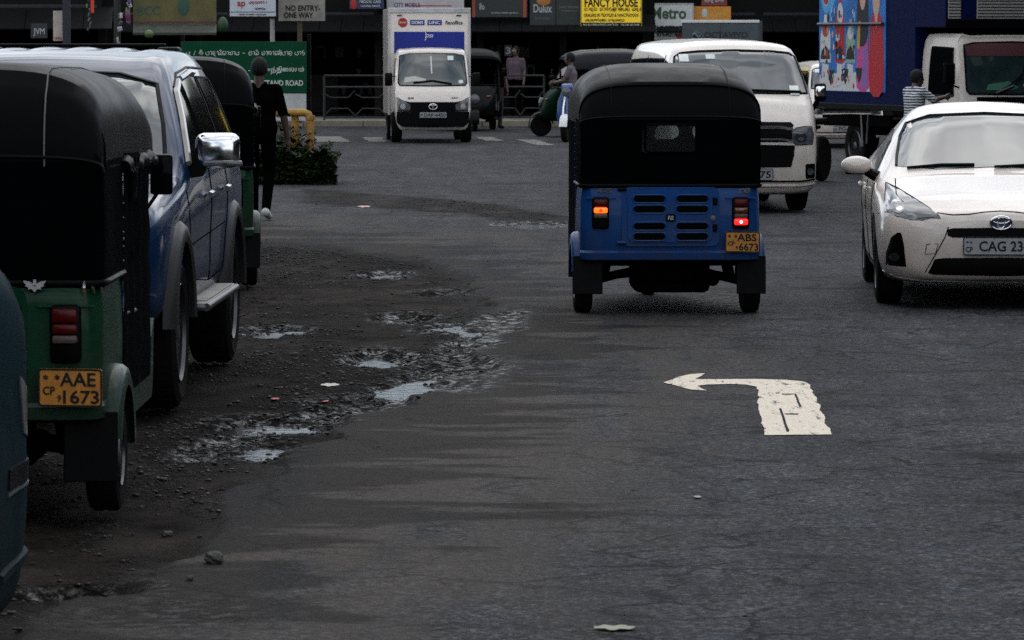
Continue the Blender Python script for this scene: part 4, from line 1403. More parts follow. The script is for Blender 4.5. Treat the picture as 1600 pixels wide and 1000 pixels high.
# ---- blue sport utility
def suv():
    lo = [(0, .40), (.6, .40), (.86, .50), (.895, .80)]
    st = [(2.28, [(0, .50), (.5, .50), (.72, .55), (.77, .7), (.75, .88), (.66, .97), (.35, 1.0), (0, 1.01)]),
          (2.12, [(0, .42), (.6, .42), (.83, .50), (.865, .75), (.85, .94), (.75, 1.05), (.4, 1.08), (0, 1.09)]),
          (1.5, [(0, .40), (.6, .40), (.86, .5), (.89, .8), (.88, 1.0), (.79, 1.11), (.4, 1.15), (0, 1.16)]),
          (.98, lo + [(.885, 1.05), (.80, 1.17), (.42, 1.22), (0, 1.225)]),
          (.60, lo + [(.885, 1.10), (.765, 1.42), (.45, 1.49), (0, 1.505)]),
          (.22, lo + [(.885, 1.14), (.71, 1.625), (.45, 1.69), (0, 1.705)]),
          (-.15, lo + [(.885, 1.16), (.69, 1.715), (.46, 1.775), (0, 1.79)]),
          (-.8, lo + [(.885, 1.18), (.68, 1.74), (.47, 1.80), (0, 1.815)]),
          (-1.8, lo + [(.88, 1.20), (.67, 1.725), (.47, 1.785), (0, 1.80)]),
          (-2.15, lo[:3] + [(.885, .8), (.86, 1.18), (.64, 1.66), (.44, 1.72), (0, 1.74)]),
          (-2.3, [(0, .5), (.55, .5), (.78, .6), (.82, .8), (.8, 1.1), (.6, 1.5), (.42, 1.56), (0, 1.58)])]
    paint = mat('metallic_blue', (0.0015, 0.015, 0.048), 0.26, spec=0.08, coat=0.42, vary=0.06, dirt=0.3)
    T, bvh, body = car_base('sport_utility_car', 'parked metallic blue sport utility car with chrome mirror and grey wheel arches', 'car', (-2.545, 22.25, 0), PI - R(1.2), st, paint,
                            {1.5: .905, -1.5: .905}, .385, .25, silver, 6)
    flare = mat('flare_grey', (0.020, 0.019, 0.0185), 0.40, spec=0.12, coat=0.0, vary=0.1)
    ws = [(.755, 1.235), (.72, 1.42), (.655, 1.625), (.45, 1.68), (0, 1.70)]
    panel(T, bvh, ws + mirrored(ws)[1:] + [(-.4, 1.245), (0, 1.25), (.4, 1.245)], glass, 'windscreen', off=.012, res=.045)
    gap(T, bvh, ws + mirrored(ws)[1:], r=.016, m=black, name='windscreen_trim')
    for s in (-1, 1):
        wins = ([(.72, 1.20), (.52, 1.36), (.18, 1.57), (-.02, 1.625), (-.10, 1.20)], [(-.18, 1.20), (-.12, 1.64), (-.75, 1.67), (-.95, 1.66), (-1.0, 1.22)],
                [(-1.10, 1.23), (-1.06, 1.655), (-1.75, 1.645), (-1.95, 1.58), (-2.02, 1.25)])
        for k, sg in enumerate(wins):
            panel(T, bvh, sg, glass_dark, 'side_glass', 'x', s, .005, .09)
            gap(T, bvh, sg + [sg[0]], 'x', s, .010, black, 'side_glass_trim')
            top = {0: [(.74, 1.22), (.53, 1.38), (.19, 1.59), (-.02, 1.645)], 1: [(-.12, 1.655), (-.75, 1.688), (-.95, 1.68)], 2: [(-1.06, 1.675), (-1.75, 1.665)]}[k]
            if k < 2:
                b = MB(); seam(b, bvh, top, 'x', s, .018, off=.012); b.build('window_visor', mat('visor', (.16, .15, .14), .25, spec=.5, coat=.4), T, smooth=50)
        for ln in ([(.98, 1.14), (1.02, .95), (.93, .62), (-.08, .56), (-.14, 1.16), (-.05, 1.66)], [(-.14, .56), (-.85, .58), (-1.08, .85), (-1.04, 1.18)], [(.95, .80), (-1.0, .84)]):
            gap(T, bvh, ln, 'x', s, .003)
        gap(T, bvh, [(.15, 1.61), (-.15, 1.685), (-.8, 1.712), (-1.8, 1.70)], 'x', s, .008, black, 'roof_gutter')
        for y in (.02, -.95):
            b = MB(); seam(b, bvh, [(y, 1.03), (y + .06, 1.04), (y + .20, 1.035)], 'x', s, [.018, .02, .018][0], off=.028); b.build('door_handle', chrome, T, smooth=50)
        b = MB(); b.box((s * 1.01, .66, 1.285), (.235, .10, .185), .045, None, 3); mi = b.build('mirror', chrome, T, smooth=50)
        b = MB(); b.prism([(.865, 1.14), (.93, 1.15), (.955, 1.20), (.955, 1.36), (.93, 1.37), (.865, 1.22)], 'xz', .60, .70)
        b.v = [(s * p[0], p[1], p[2]) for p in b.v]
        b.build('mirror_base', black, mi)
        b = MB(); b.box((s * 1.04, .705, 1.218), (.21, .03, .03), .01); b.build('mirror_lamp', lampglass, mi, smooth=40)
        # wheel arch flares
        for y in (1.5, -1.5):
            P = []
            for k in range(19):
                a = R(4 + 172.0 * k / 18)
                row = []
                for (dr, dx) in ((.005, .0), (.0, .030), (.025, .042), (.075, .032), (.105, .0), (.11, -.03)):
                    rr_ = .385 * 1.16 + dr
                    row.append((s * (.893 + dx), y + math.cos(a) * rr_, max(.40, .40 + math.sin(a) * rr_)))
                P.append(row)
            b = MB(); b.sheet(P); b.build('wheel_arch', flare, T, smooth=50)
        b = MB(); b.box((s * .90, -.02, .47), (.14, 1.75, .05), .02); stp = b.build('side_step', steel, T, smooth=40)
        b = MB(); b.box((s * .90, -.02, .498), (.11, 1.5, .006), .002); b.build('step_tread', mat('tread', (.28, .27, .25), .8, vary=.3), stp)
        b = MB(); b.tube([(s * .965, .85, .47), (s * .965, -.9, .47)], .022, 8); b.build('step_tube', silver, stp, smooth=50)
        b = MB(); b.box((s * .52, -1.62, 1.79), (.13, .20, .07), .02); b.build('roof_rack_foot', black, T, smooth=40)
        b = MB(); b.box((s * .60, 2.15, .86), (.34, .12, .20), .05); b.build('headlight', lampglass, T, smooth=40)
        b = MB(); b.tube([(s * .50, 2.20, 1.10), (s * .50, 1.6, 1.155)], .008, 6); b.build('bonnet_rib', paint, T)
    for x in (-.5, -.3, -.1, .1, .3, .5):
        b = MB()
        n = 12
        P = []
        for i in range(n):
            y = -.45 - 1.3 * i / (n - 1)
            zc = cast(bvh, x, y, 'z', 1)[0].z
            e = math.sin(PI * i / (n - 1)) ** .3
            P.append([(x + dx, y, zc + h * e - .004) for dx, h in ((-.07, 0), (-.04, .012), (-.015, .017), (.015, .017), (.04, .012), (.07, 0))])
        b.sheet(P); b.build('roof_rib', paint, T, smooth=60)
    b = MB(); b.box((0, 2.27, .78), (.78, .06, .22), .02); b.build('grille', chrome, T, smooth=40)
    b = MB(); b.box((0, 2.26, .55), (1.6, .16, .16), .05); b.build('bumper', paint, T, smooth=40)
    b = MB(); b.box((0, -1.62, 1.835), (1.0, .035, .02), .008); b.build('roof_rack_bar', black, T)
    return T


suv()


# ---- teal van cut by the left edge of the picture
def teal_van():
    lo = [(0, .12), (.5, .12), (.74, .16), (.80, .34)]
    st = [(2.1, [(0, .30), (.35, .30), (.52, .34), (.56, .5), (.54, .65), (.44, .75), (.25, .78), (0, .79)]),
          (1.98, [(0, .15), (.5, .15), (.74, .18), (.80, .40), (.80, .70), (.75, 1.04), (.4, 1.12), (0, 1.13)]),
          (1.6, lo + [(.825, .72), (.79, 1.20), (.4, 1.32), (0, 1.33)]),
          (1.0, lo + [(.82, .70), (.70, 1.26), (.42, 1.45), (0, 1.47)]),
          (.4, lo + [(.82, .76), (.66, 1.50), (.42, 1.66), (0, 1.68)]),
          (-1.8, lo + [(.82, .76), (.66, 1.52), (.42, 1.68), (0, 1.70)]),
          (-2.1, [(0, .3), (.5, .3), (.7, .35), (.76, .5), (.76, .8), (.6, 1.45), (.4, 1.58), (0, 1.6)])]
    paint = mat('teal_paint', (0.003, 0.015, 0.020), 0.55, spec=0.02, coat=0.0, vary=0.12, dirt=0.3)
    T, bvh, body = car_base('teal_van', 'dark teal van cut off by the left edge in the nearest foreground', 'van', (-2.31, 10.3, 0), R(-1), st, paint, {.55: .79, -1.4: .79}, .29, .18, silver, 5)
    for s in (-1, 1):
        panel(T, bvh, [(1.20, .84), (.75, 1.30), (.2, 1.42), (-1.8, 1.42), (-1.9, .95), (0, .88)], glass_dark, 'side_glass', 'x', s, .005, .12)
        panel(T, bvh, [(2.0, .555), (2.0, .615), (1.52, .62), (1.52, .56)], black, 'rub_strip', 'x', s, .006, .05)
        for z in (.60, .575):
            gap(T, bvh, [(1.98, z), (1.54, z)], 'x', s, .004, chrome, 'strip_line')
        gap(T, bvh, [(1.99, .545), (1.52, .545)], 'x', s, .007, mat('teal_edge', (.03, .05, .06), .25, coat=.6), 'bumper_edge')
        b = MB(); seam(b, bvh, [(1.98, .33), (1.7, .31), (1.5, .30)], 'x', s, .02, off=.0); b.build('bumper_crease', paint, T, smooth=60)
        panel(T, bvh, [(1.80, .70), (1.92, .68), (1.95, .80), (1.70, .88)], lampglass, 'headlight', 'x', s, .006, .04)
    ws = [(.62, 1.02), (.55, 1.5), (0, 1.56)]
    panel(T, bvh, ws + mirrored(ws)[1:] + [(0, 1.05)], glass, 'windscreen', 'y', 1, .006, .08)
    return T


teal_van()
# ------------------------------------------------------------------ trucks and two-wheelers
WX, WY, WZ = (1, 0, 0), (0, 1, 0), (0, 0, 1)


def letters(parent, txt, o, h, m, w=None, bold=.01, ux=(-1, 0, 0), uy=(0, 0, 1), name='lettering', shear=0.0, ext=.002):
    b = MB(); b.text(txt, o, ux, uy, h, w, ext, bold=bold, shear=shear)
    return b.build(name, m, parent)


blue_print = mat('print_blue', (.006, .015, .19), .5, spec=.3)
red_print = mat('print_red', (.30, .018, .012), .5, spec=.3)
white_print = mat('print_white', (.62, .62, .62), .5, spec=.3)
grey_print = mat('print_grey', (.20, .21, .22), .5)


def box_truck():
    T = empty('box_truck', (-1.57, 76.6, 0), PI + R(4))
    tag(T, 'white and blue box truck coming down the road', 'truck')
    lo = [(0, .24), (.45, .24), (.60, .26), (.67, .45)]
    st = [(1.86, [(0, .30), (.4, .30), (.58, .32), (.64, .45), (.64, .6), (.60, .74), (.3, .77), (0, .78)]),
          (1.80, lo + [(.675, .70), (.64, .90), (.35, .94), (0, .95)]),
          (1.72, lo + [(.68, .80), (.66, 1.03), (.4, 1.06), (0, 1.07)]),
          (1.45, lo + [(.68, .85), (.645, 1.45), (.42, 1.58), (0, 1.60)]),
          (1.30, lo + [(.68, .85), (.635, 1.60), (.44, 1.70), (0, 1.72)]),
          (.70, lo + [(.68, .85), (.64, 1.62), (.44, 1.72), (0, 1.74)]),
          (.60, lo + [(.66, .85), (.62, 1.58), (.42, 1.66), (0, 1.68)])]
    shell = car_shell(st); bvh = bvh_of(shell)
    body = shell.build('cab', white_paint, T, smooth=32)
    cut = []
    for s in (-1, 1):
        c = MB(); c.lathe([(.33, -.2), (.33, .3)] if s > 0 else [(.33, -.3), (.33, .2)], (s * .66, 1.1, .29), 'X', 28); cut.append(c)
    carve(body, cut)
    for y in (1.1, -1.0):
        for s in (-1, 1):
            wheel(T, (s * .64, y, .28), .28, .20, steel, 6, .6, s)
    ws = [(0, 1.635), (.42, 1.625), (.585, 1.59), (.625, 1.10), (.60, 1.05), (0, 1.04)]
    panel(T, bvh, sym(ws), glass, 'windscreen', off=.012, res=.06)
    b = MB(); seam(b, bvh, sym(ws)[:] + [ws[0]], r=.014); b.build('windscreen_trim', black, T, smooth=50)
    b = MB(); seam(b, bvh, [(.35, 1.10), (0, 1.14), (-.35, 1.08)], r=.016, off=.03); b.build('wiper', black, T)
    panel(T, bvh, rrect(-.34, 1.55, .11, .08, .01), mat('sticker_white', (.5, .5, .5)), 'sticker', off=.02)
    panel(T, bvh, rrect(-.52, 1.12, .08, .06, .01), mat('sticker_white', (.5, .5, .5)), 'sticker', off=.02)
    panel(T, bvh, [(.52, 1.10), (.30, 1.13), (.12, 1.12), (.12, 1.17), (.32, 1.22), (.50, 1.20)], mat('dash_cloth', (.40, .40, .36), .8), 'dashboard_cloth', off=.02)
    b = MB(); seam(b, bvh, [(.02, 1.58), (.015, 1.40), (.01, 1.26)], r=.012, off=.02); b.build('hanging_charm', white_print, T)
    gr = [(0, .75), (.42, .75), (.64, .80), (.645, .58), (0, .57)]
    panel(T, bvh, sym(gr), black, 'grille', off=.006)
    bp = [(0, .575), (.66, .575), (.67, .36), (.55, .30), (0, .29)]
    panel(T, bvh, sym(bp), black, 'bumper', off=.03, skirt=.05)
    for s in (-1, 1):
        hl = [(s * .66, .84), (s * .61, .82), (s * .41, .70), (s * .42, .60), (s * .645, .60)]
        h = panel(T, bvh, hl if s < 0 else hl[::-1], lampglass, 'headlight', off=.012)
        panel(h, bvh, [(s * .55 + .05 * math.cos(t * PI / 6), .67 + .05 * math.sin(t * PI / 6)) for t in range(12)], chrome, 'reflector', off=.017)
        panel(T, bvh, [(1.55, 1.10), (1.32, 1.55), (.80, 1.55), (.80, 1.10)], glass_dark, 'side_glass', 'x', s, .006)
        b = MB(); b.box((s * .80, 1.66, 1.16), (.14, .05, .24), .02); mi = b.build('mirror', black, T, smooth=40)
        b = MB(); b.tube([(s * .78, 1.62, 1.20), (s * .66, 1.50, 1.22)], .012, 6); b.build('mirror_arm', black, mi)
        letters(T, 'ex' if s > 0 else 'super', (s * .40, cast(bvh, s * .4, .82, 'y', 1)[0].y + .006, .82), .035, ink, .12)
    b = MB(); ellipse_tube(b, (0, .665), .075, .05, .010, 1.875); b.tube([(-.055, 1.877, .69), (0, 1.877, .69), (.055, 1.877, .69)], .008, 6); b.tube([(0, 1.877, .69), (0, 1.877, .625)], .009, 6); b.build('emblem', chrome, T, smooth=60)
    number_plate(T, (0, 1.915, .515), (-1, 0, 0), (0, 0, 1), .50, .11, [('DAF-6450', .06, 0, .6, .78), ('WP', -.42, 0, .4, .09)], plate_white)
    # cargo box
    bx = MB(); bx.box((0, -.75, 1.48), (1.52, 2.55, 1.96), .02); cargo = bx.build('cargo_box', white_paint, T)
    fy = -.75 + 2.55 / 2
    for s in (-1, 1):
        b = MB(); b.box((s * .745, fy + .004, 1.48), (.045, .03, 1.98), .006); b.build('corner_post', mat('box_trim', (.40, .40, .40), .45, metal=.4, vary=.2), cargo)
        b = MB(); b.box((s * .55, fy + .012, 2.33), (.09, .02, .022), .004); b.build('vent', black, cargo)
    b = MB(); b.box((0, fy + .006, 2.425), (1.53, .036, .09), .008); b.build('header_rail', mat('box_trim', (.3, .3, .3)), cargo)
    b = MB(); b.box((0, fy + .004, 1.83), (1.30, .012, .40), .001); bl = b.build('blue_panel', blue_print, cargo)
    letters(bl, 'DSI', (0, fy + .012, 1.955), .06, white_print, .13, shear=.25)
    b = MB(); b.tube([(.09 + .03 * math.cos(R(110 + 14 * k)), fy + .012, 1.955 + .09 * math.sin(R(110 + 14 * k))) for k in range(11)], .007, 5); b.build('arc_mark', white_print, bl)
    b = MB(); b.lathe([(.001, .008), (.085, .008), (.087, .0)], (.49, fy + .002, 2.20), 'Y', 28); rd = b.build('logo_disc', red_print, cargo)
    letters(rd, 'Samson', (.49, fy + .012, 2.205), .035, white_print, .125)
    for x, tx in ((.22, 'DOMS'), (-.10, 'LINC')):
        b = MB(); b.box((x, fy + .005, 2.20), (.265, .010, .095), .001); lp = b.build('logo_panel', blue_print, cargo)
        letters(lp, tx, (x, fy + .011, 2.20), .055, white_print, .21, bold=.02)
    letters(cargo, 'flexoffice', (-.46, fy + .006, 2.20), .075, ink, .32, bold=.01)
    b = MB(); b.box((0, -.6, .42), (.7, 2.9, .16), .02); b.build('chassis', under, T)
    return T


box_truck()


def plain_box_truck():
    """delivery truck seen from behind over the roof of the van"""
    T = empty('delivery_truck', (4.52, 88.0, 0), R(-5))
    tag(T, 'dark delivery truck whose lettered box shows above the white van', 'truck')
    grey = mat('box_grey', (.032, .046, .052), .5, vary=.25)
    b = MB(); b.box((0, 0, 1.36), (1.62, 2.9, 1.86), .02); c = b.build('cargo_box', grey, T)
    b = MB(); b.box((0, -1.455, 2.27), (1.64, .05, .06), .008); b.build('top_rail', mat('rail_pale', (.5, .5, .48), .5), c)
    b = MB(); b.ball((-.50, -1.467, 2.00), (.10, .012, .07), 18, 8); lg = b.build('logo_disc', mat('logo_teal', (.012, .03, .035), .3), c, smooth=60)
    b = MB(); b.tube([(-.58 + .16 * k / 8, -1.482, 1.98 + .04 * math.sin(k * .8)) for k in range(9)], .012, 5); b.build('logo_wave', mat('logo_pale', (.12, .20, .20)), lg)
    letters(c, 'OCTAVIYO', (.12, -1.472, 1.99), .13, mat('letter_dark', (.004, .005, .008), .6), .92, ux=(1, 0, 0), bold=.03)
    for s in (-1, 1):
        b = MB(); b.box((s * .40, -1.455, 1.36), (.78, .02, 1.7), .004); b.build('rear_door', grey, c)
        for y in (-.9, 2.0):
            wheel(T, (s * .62, y, .33), .33, .2, steel, 6, .6, s)
        b = MB(); b.box((s * .6, -1.46, .55), (.2, .04, .1), .01); b.build('tail_lamp', lens_red, T)
    b = MB(); b.box((0, 2.2, 1.12), (1.55, 1.25, 1.45), .10, None, 3); b.build('cab', white_paint, T, smooth=40)
    b = MB(); b.box((0, .6, .45), (.7, 4.2, .16), .02); b.build('chassis', under, T)


plain_box_truck()


def ad_truck():
    T = empty('advert_truck', (6.09, 57.5, 0), PI + R(18.3))
    tag(T, 'blue lorry with a printed advert on its side and a pale cab', 'truck')
    cream = mat('cream_paint', (.44, .40, .35), .4, spec=.4, coat=.3, vary=.08, dirt=.35)
    navy = mat('navy_box', (.0014, .005, .034), .6, spec=.05, vary=.2)
    lo = [(0, .55), (.6, .55), (.78, .58), (.84, .75)]
    st = [(2.42, [(0, .6), (.5, .6), (.74, .62), (.79, .8), (.79, .95), (.76, 1.06), (.4, 1.09), (0, 1.10)]),
          (2.38, lo + [(.85, .95), (.82, 1.15), (.45, 1.20), (0, 1.20)]),
          (2.26, lo + [(.855, 1.0), (.83, 1.55), (.5, 1.58), (0, 1.60)]),
          (2.16, lo + [(.855, 1.05), (.82, 1.82), (.55, 1.87), (0, 1.88)]),
          (2.05, lo + [(.855, 1.05), (.80, 1.885), (.55, 1.93), (0, 1.94)]),
          (1.15, lo + [(.855, 1.05), (.80, 1.885), (.55, 1.93), (0, 1.94)]),
          (1.05, lo + [(.84, 1.05), (.78, 1.84), (.5, 1.88), (0, 1.89)])]
    shell = car_shell(st); bvh = bvh_of(shell); shell.build('cab', cream, T, smooth=32)
    ws = [(0, 1.845), (.60, 1.83), (.745, 1.80), (.775, 1.20), (.74, 1.15), (0, 1.14)]
    w_ = panel(T, bvh, sym(ws), glass, 'windscreen', off=.012, res=.06)
    b = MB(); seam(b, bvh, sym(ws) + [ws[0]], r=.016); b.build('windscreen_trim', black, T, smooth=50)
    sv = [(.74, 1.80), (.72, 1.66), (-.18, 1.655), (-.30, 1.80), (-.1, 1.83), (.5, 1.83)]
    panel(w_, bvh, sv, mat('sun_strip', (.06, .018, .022), .4), 'sun_strip', off=.019)
    sv = [(-.18, 1.655), (-.30, 1.80), (-.1, 1.83), (-.74, 1.80), (-.74, 1.655)]
    panel(w_, bvh, sym([(0, 1.66)])[:0] or [(-.20, 1.66), (-.74, 1.66), (-.74, 1.79), (-.34, 1.81)], mat('sun_strip_green', (.10, .22, .20), .4), 'sun_strip', off=.019)
    panel(w_, bvh, [(.50, 1.20), (.10, 1.20), (.02, 1.24), (.15, 1.32), (.45, 1.28)], mat('dash_green', (.02, .10, .06), .6), 'dashboard_cloth', off=.019)
    panel(w_, bvh, [(-.08, 1.18), (-.40, 1.18), (-.40, 1.28), (-.05, 1.28)], mat('dash_yellow', (.22, .22, .08), .6), 'permit_card', off=.019)
    for ln in ([(.35, 1.17), (.15, 1.27), (-.05, 1.42), (-.12, 1.60)], [(.30, 1.17), (.08, 1.28), (-.10, 1.46), (-.16, 1.64)]):
        b = MB(); seam(b, bvh, ln, r=.010, off=.035); b.build('wiper', black, T)
    b = MB(); seam(b, bvh, [(.38, 1.16), (.10, 1.26)], r=.018, off=.045); b.build('wiper_arm', silver, T)
    for s in (-1, 1):
        sg = [(2.12, 1.12), (2.05, 1.76), (1.35, 1.78), (1.30, 1.12)]
        panel(T, bvh, sg, glass_dark, 'side_glass', 'x', s, .006)
        b = MB(); seam(b, bvh, sg + [sg[0]], 'x', s, r=.014); b.build('door_frame', black, T)
        b = MB(); seam(b, bvh, [(1.5, 1.02), (1.7, 1.02)], 'x', s, r=.02, off=.02); b.build('door_handle', black, T)
        b = MB(); b.box((s * .62, 2.42, .86), (.26, .06, .17), .03); b.build('headlight', lampglass, T, smooth=40)
        for y in (1.62, -1.35):
            wheel(T, (s * .72, y, .37), .37, .22, steel, 6, .6, s)
        b = MB(); b.tube([(s * .80, 2.28, 1.22), (s * 1.02, 2.36, 1.28), (s * 1.02, 2.36, 1.50)], .013, 6); b.box((s * 1.03, 2.36, 1.42), (.17, .05, .30), .03); b.build('mirror', black, T)
    b = MB(); b.box((0, 2.44, .62), (1.66, .12, .20), .04); b.build('bumper', cream, T, smooth=40)
    b = MB(); b.box((0, 2.425, 1.06), (1.3, .03, .10), .01); b.build('grille', black, T)
    number_plate(T, (0, 2.51, .60), (-1, 0, 0), (0, 0, 1), .5, .11, [('LK-4108', .0, 0, .6, .8)], plate_white)
    # cargo body reaching over the cab
    b = MB(); b.box((0, -.70, 1.88), (1.86, 3.42, 1.84), .015); cg = b.build('cargo_body', navy, T)
    b = MB(); b.box((0, 1.50, 2.42), (1.86, 1.0, .76), .015); ov = b.build('overhead_box', navy, cg)
    for (x, w) in ((.80, .18), (.12, .70), (-.66, .36)):
        b = MB(); b.box((x, 2.012, 2.44), (w, .015, .56), .002); gl = b.build('vent_panel', mat('vent_pale', (.30, .29, .28), .6), ov)
        for k in range(13):
            q = MB(); q.box((x, 2.022, 2.19 + k * .042), (w * .98, .012, .016)); q.build('vent_slat', mat('vent_dark', (.03, .03, .032), .6), gl)
    b = MB(); b.box((0, 2.012, 2.10), (1.87, .03, .10), .005); b.build('front_rail', black, ov)
    # advert on the visible side (+x)
    xs = .93
    b = MB(); b.box((xs + .006, -1.18, 1.97), (.012, 2.40, 1.66), .002); ad = b.build('advert_panel', mat('advert_blue', (.012, .115, .36), .45, spec=.3, vary=.55, vscale=1.6), cg)
    def blob(poly, m, name, d=.0145):
        q = MB(); q.prism(poly, 'yz', xs + .010, xs + d); return q.build(name, m, ad)
    pal = {k: mat('print_' + k, c, .5, spec=.3) for k, c in dict(crimson=(.30, .008, .012), pink=(.36, .05, .20), violet=(.16, .09, .28), cloth=(.42, .42, .44), ochre=(.40, .22, .02), dark=(.006, .006, .010),
                                                                face=(.40, .25, .19), pale=(.42, .42, .42), mint=(.18, .28, .20), rust=(.28, .05, .02), sky=(.05, .26, .50)).items()}
    def oval(y, z, a, c_, n=18):
        return [(y + a * math.cos(2 * PI * k / n), z + c_ * math.sin(2 * PI * k / n)) for k in range(n)]
    # the visible side reads rear (left) to front (right): y from -2.38 to 0.02
    blob([(-2.36, 1.15), (-2.36, 1.36), (-2.1, 1.42), (-1.5, 1.38), (-1.0, 1.42), (-.6, 1.34), (-.3, 1.15)], pal['pale'], 'printed_ground', .0125)
    blob(oval(-2.12, 2.55, .19, .30), pal['sky'], 'printed_badge', .0130); blob(oval(-2.12, 2.58, .13, .22), pal['pale'], 'printed_badge'); blob(oval(-2.12, 2.50, .10, .12), pal['crimson'], 'printed_badge', .017)
    blob(pcurve([(-1.60, 2.80), (-1.85, 2.70), (-2.0, 2.3), (-2.05, 2.0), (-1.9, 2.3), (-1.7, 2.6)], 3, True), pal['sky'], 'printed_swoosh', .0128)
    for (y, w, h, c1, c2) in ((-2.14, .20, .62, 'pale', 'rust'), (-1.60, .17, .95, 'crimson', 'pale'), (-1.22, .17, .55, 'mint', 'pale')):
        blob([(y - w, 1.55), (y + w, 1.55), (y + w * .9, 1.62 + h * .55), (y + w * .3, 1.65 + h * .8), (y + w * .25, 1.62 + h), (y - w * .25, 1.62 + h), (y - w * .3, 1.65 + h * .8), (y - w * .9, 1.62 + h * .55)], pal[c1], 'printed_pack', .0135)
        blob(oval(y, 1.60 + h * .68, w * .6, h * .17), pal[c2], 'printed_pack', .0150)
        blob([(y - w * .9, 1.60), (y + w * .9, 1.60), (y + w * .7, 1.72), (y, 1.80), (y - w * .7, 1.72)], pal['dark'], 'printed_pot', .0155)
        blob([(y - w * .7, 1.22), (y + w * .5, 1.24), (y + w * .6, 1.52), (y - w * .6, 1.54)], pal['cloth'], 'printed_box', .0145)
    for (y, z) in ((-1.95, 1.32), (-1.42, 1.34), (-.92, 1.36)):
        blob([(y - .12, z + .12), (y + .14, z + .12), (y + .10, z - .02), (y + .02, z - .10), (y - .06, z)], pal['dark'], 'printed_pot', .0157)
    # two dressed figures, plain shapes only
    blob(pcurve([(-.98, 1.20), (-.55, 1.20), (-.58, 1.7), (-.66, 2.05), (-.90, 2.05), (-.98, 1.7)], 3, True), pal['pink'], 'printed_dress', .0150)
    blob([(-.80, 1.20), (-.60, 1.20), (-.62, 1.75), (-.72, 1.8)], pal['violet'], 'printed_sash', .0165)
    blob([(-.98, 1.75), (-.88, 1.75), (-.86, 2.15), (-.95, 2.12)], pal['ochre'], 'printed_shawl', .0165)
    blob(pcurve([(-.96, 1.85), (-.63, 1.85), (-.60, 2.45), (-.66, 2.74), (-.78, 2.80), (-.90, 2.74), (-.97, 2.45)], 3, True), pal['dark'], 'printed_hair', .0160)
    blob(oval(-.78, 2.48, .105, .185), pal['face'], 'printed_head', .0180)
    blob(pcurve([(-.52, 1.16), (-.06, 1.16), (-.05, 1.9), (-.12, 2.18), (-.30, 2.26), (-.47, 2.18), (-.53, 1.9)], 3, True), pal['crimson'], 'printed_coat', .0165)
    blob(oval(-.30, 2.44, .125, .24), pal['face'], 'printed_head', .0180)
    blob(pcurve([(-.43, 2.50), (-.41, 2.68), (-.30, 2.76), (-.18, 2.68), (-.17, 2.50), (-.22, 2.62), (-.37, 2.62)], 3, True), pal['dark'], 'printed_hair', .0195)
    blob([(-.36, 2.22), (-.24, 2.22), (-.29, 2.02)], pal['face'], 'printed_collar', .0185)
    pr = random.Random(11)
    for i in range(80):
        y, z = pr.uniform(-2.3, -1.05), pr.uniform(1.2, 2.3)
        a, c_ = pr.uniform(.010, .035), pr.uniform(.015, .06)
        blob(oval(y, z, a, c_, 8), pal[pr.choice(('pale', 'cloth', 'dark', 'rust', 'crimson', 'mint', 'face', 'sky', 'dark', 'cloth'))], 'printed_mark', .0160 + .0001 * i)
    for z in (2.10,):
        b = MB(); b.tube([(xs + .05, -2.34, z), (xs + .05, -.02, z - .0)], .022, 8); b.build('locking_bar', steel, cg, smooth=50)
        for y in (-2.30, -1.2, -.05):
            b = MB(); b.box((xs + .03, y, z), (.05, .03, .04), .004); b.build('bar_bracket', steel, cg)
    b = MB(); b.box((0, -.70, .93), (1.92, 3.45, .09), .01); b.build('bed_rail', black, T)
    for s in (-1, 1):
        b = MB(); b.box((s * .84, -.75, .74), (.05, 1.5, .16), .01); b.build('side_guard', under, T)
    b = MB(); b.box((0, -.2, .62), (.75, 4.6, .22), .03); b.build('chassis', under, T)
    b = MB(); b.tube([(.86, -.75, .82), (.86, -.80, .42), (.86, -.95, .36), (.86, -1.0, .82)], .02, 8); b.build('spare_wheel_hoop', steel, T)
    return T


ad_truck()


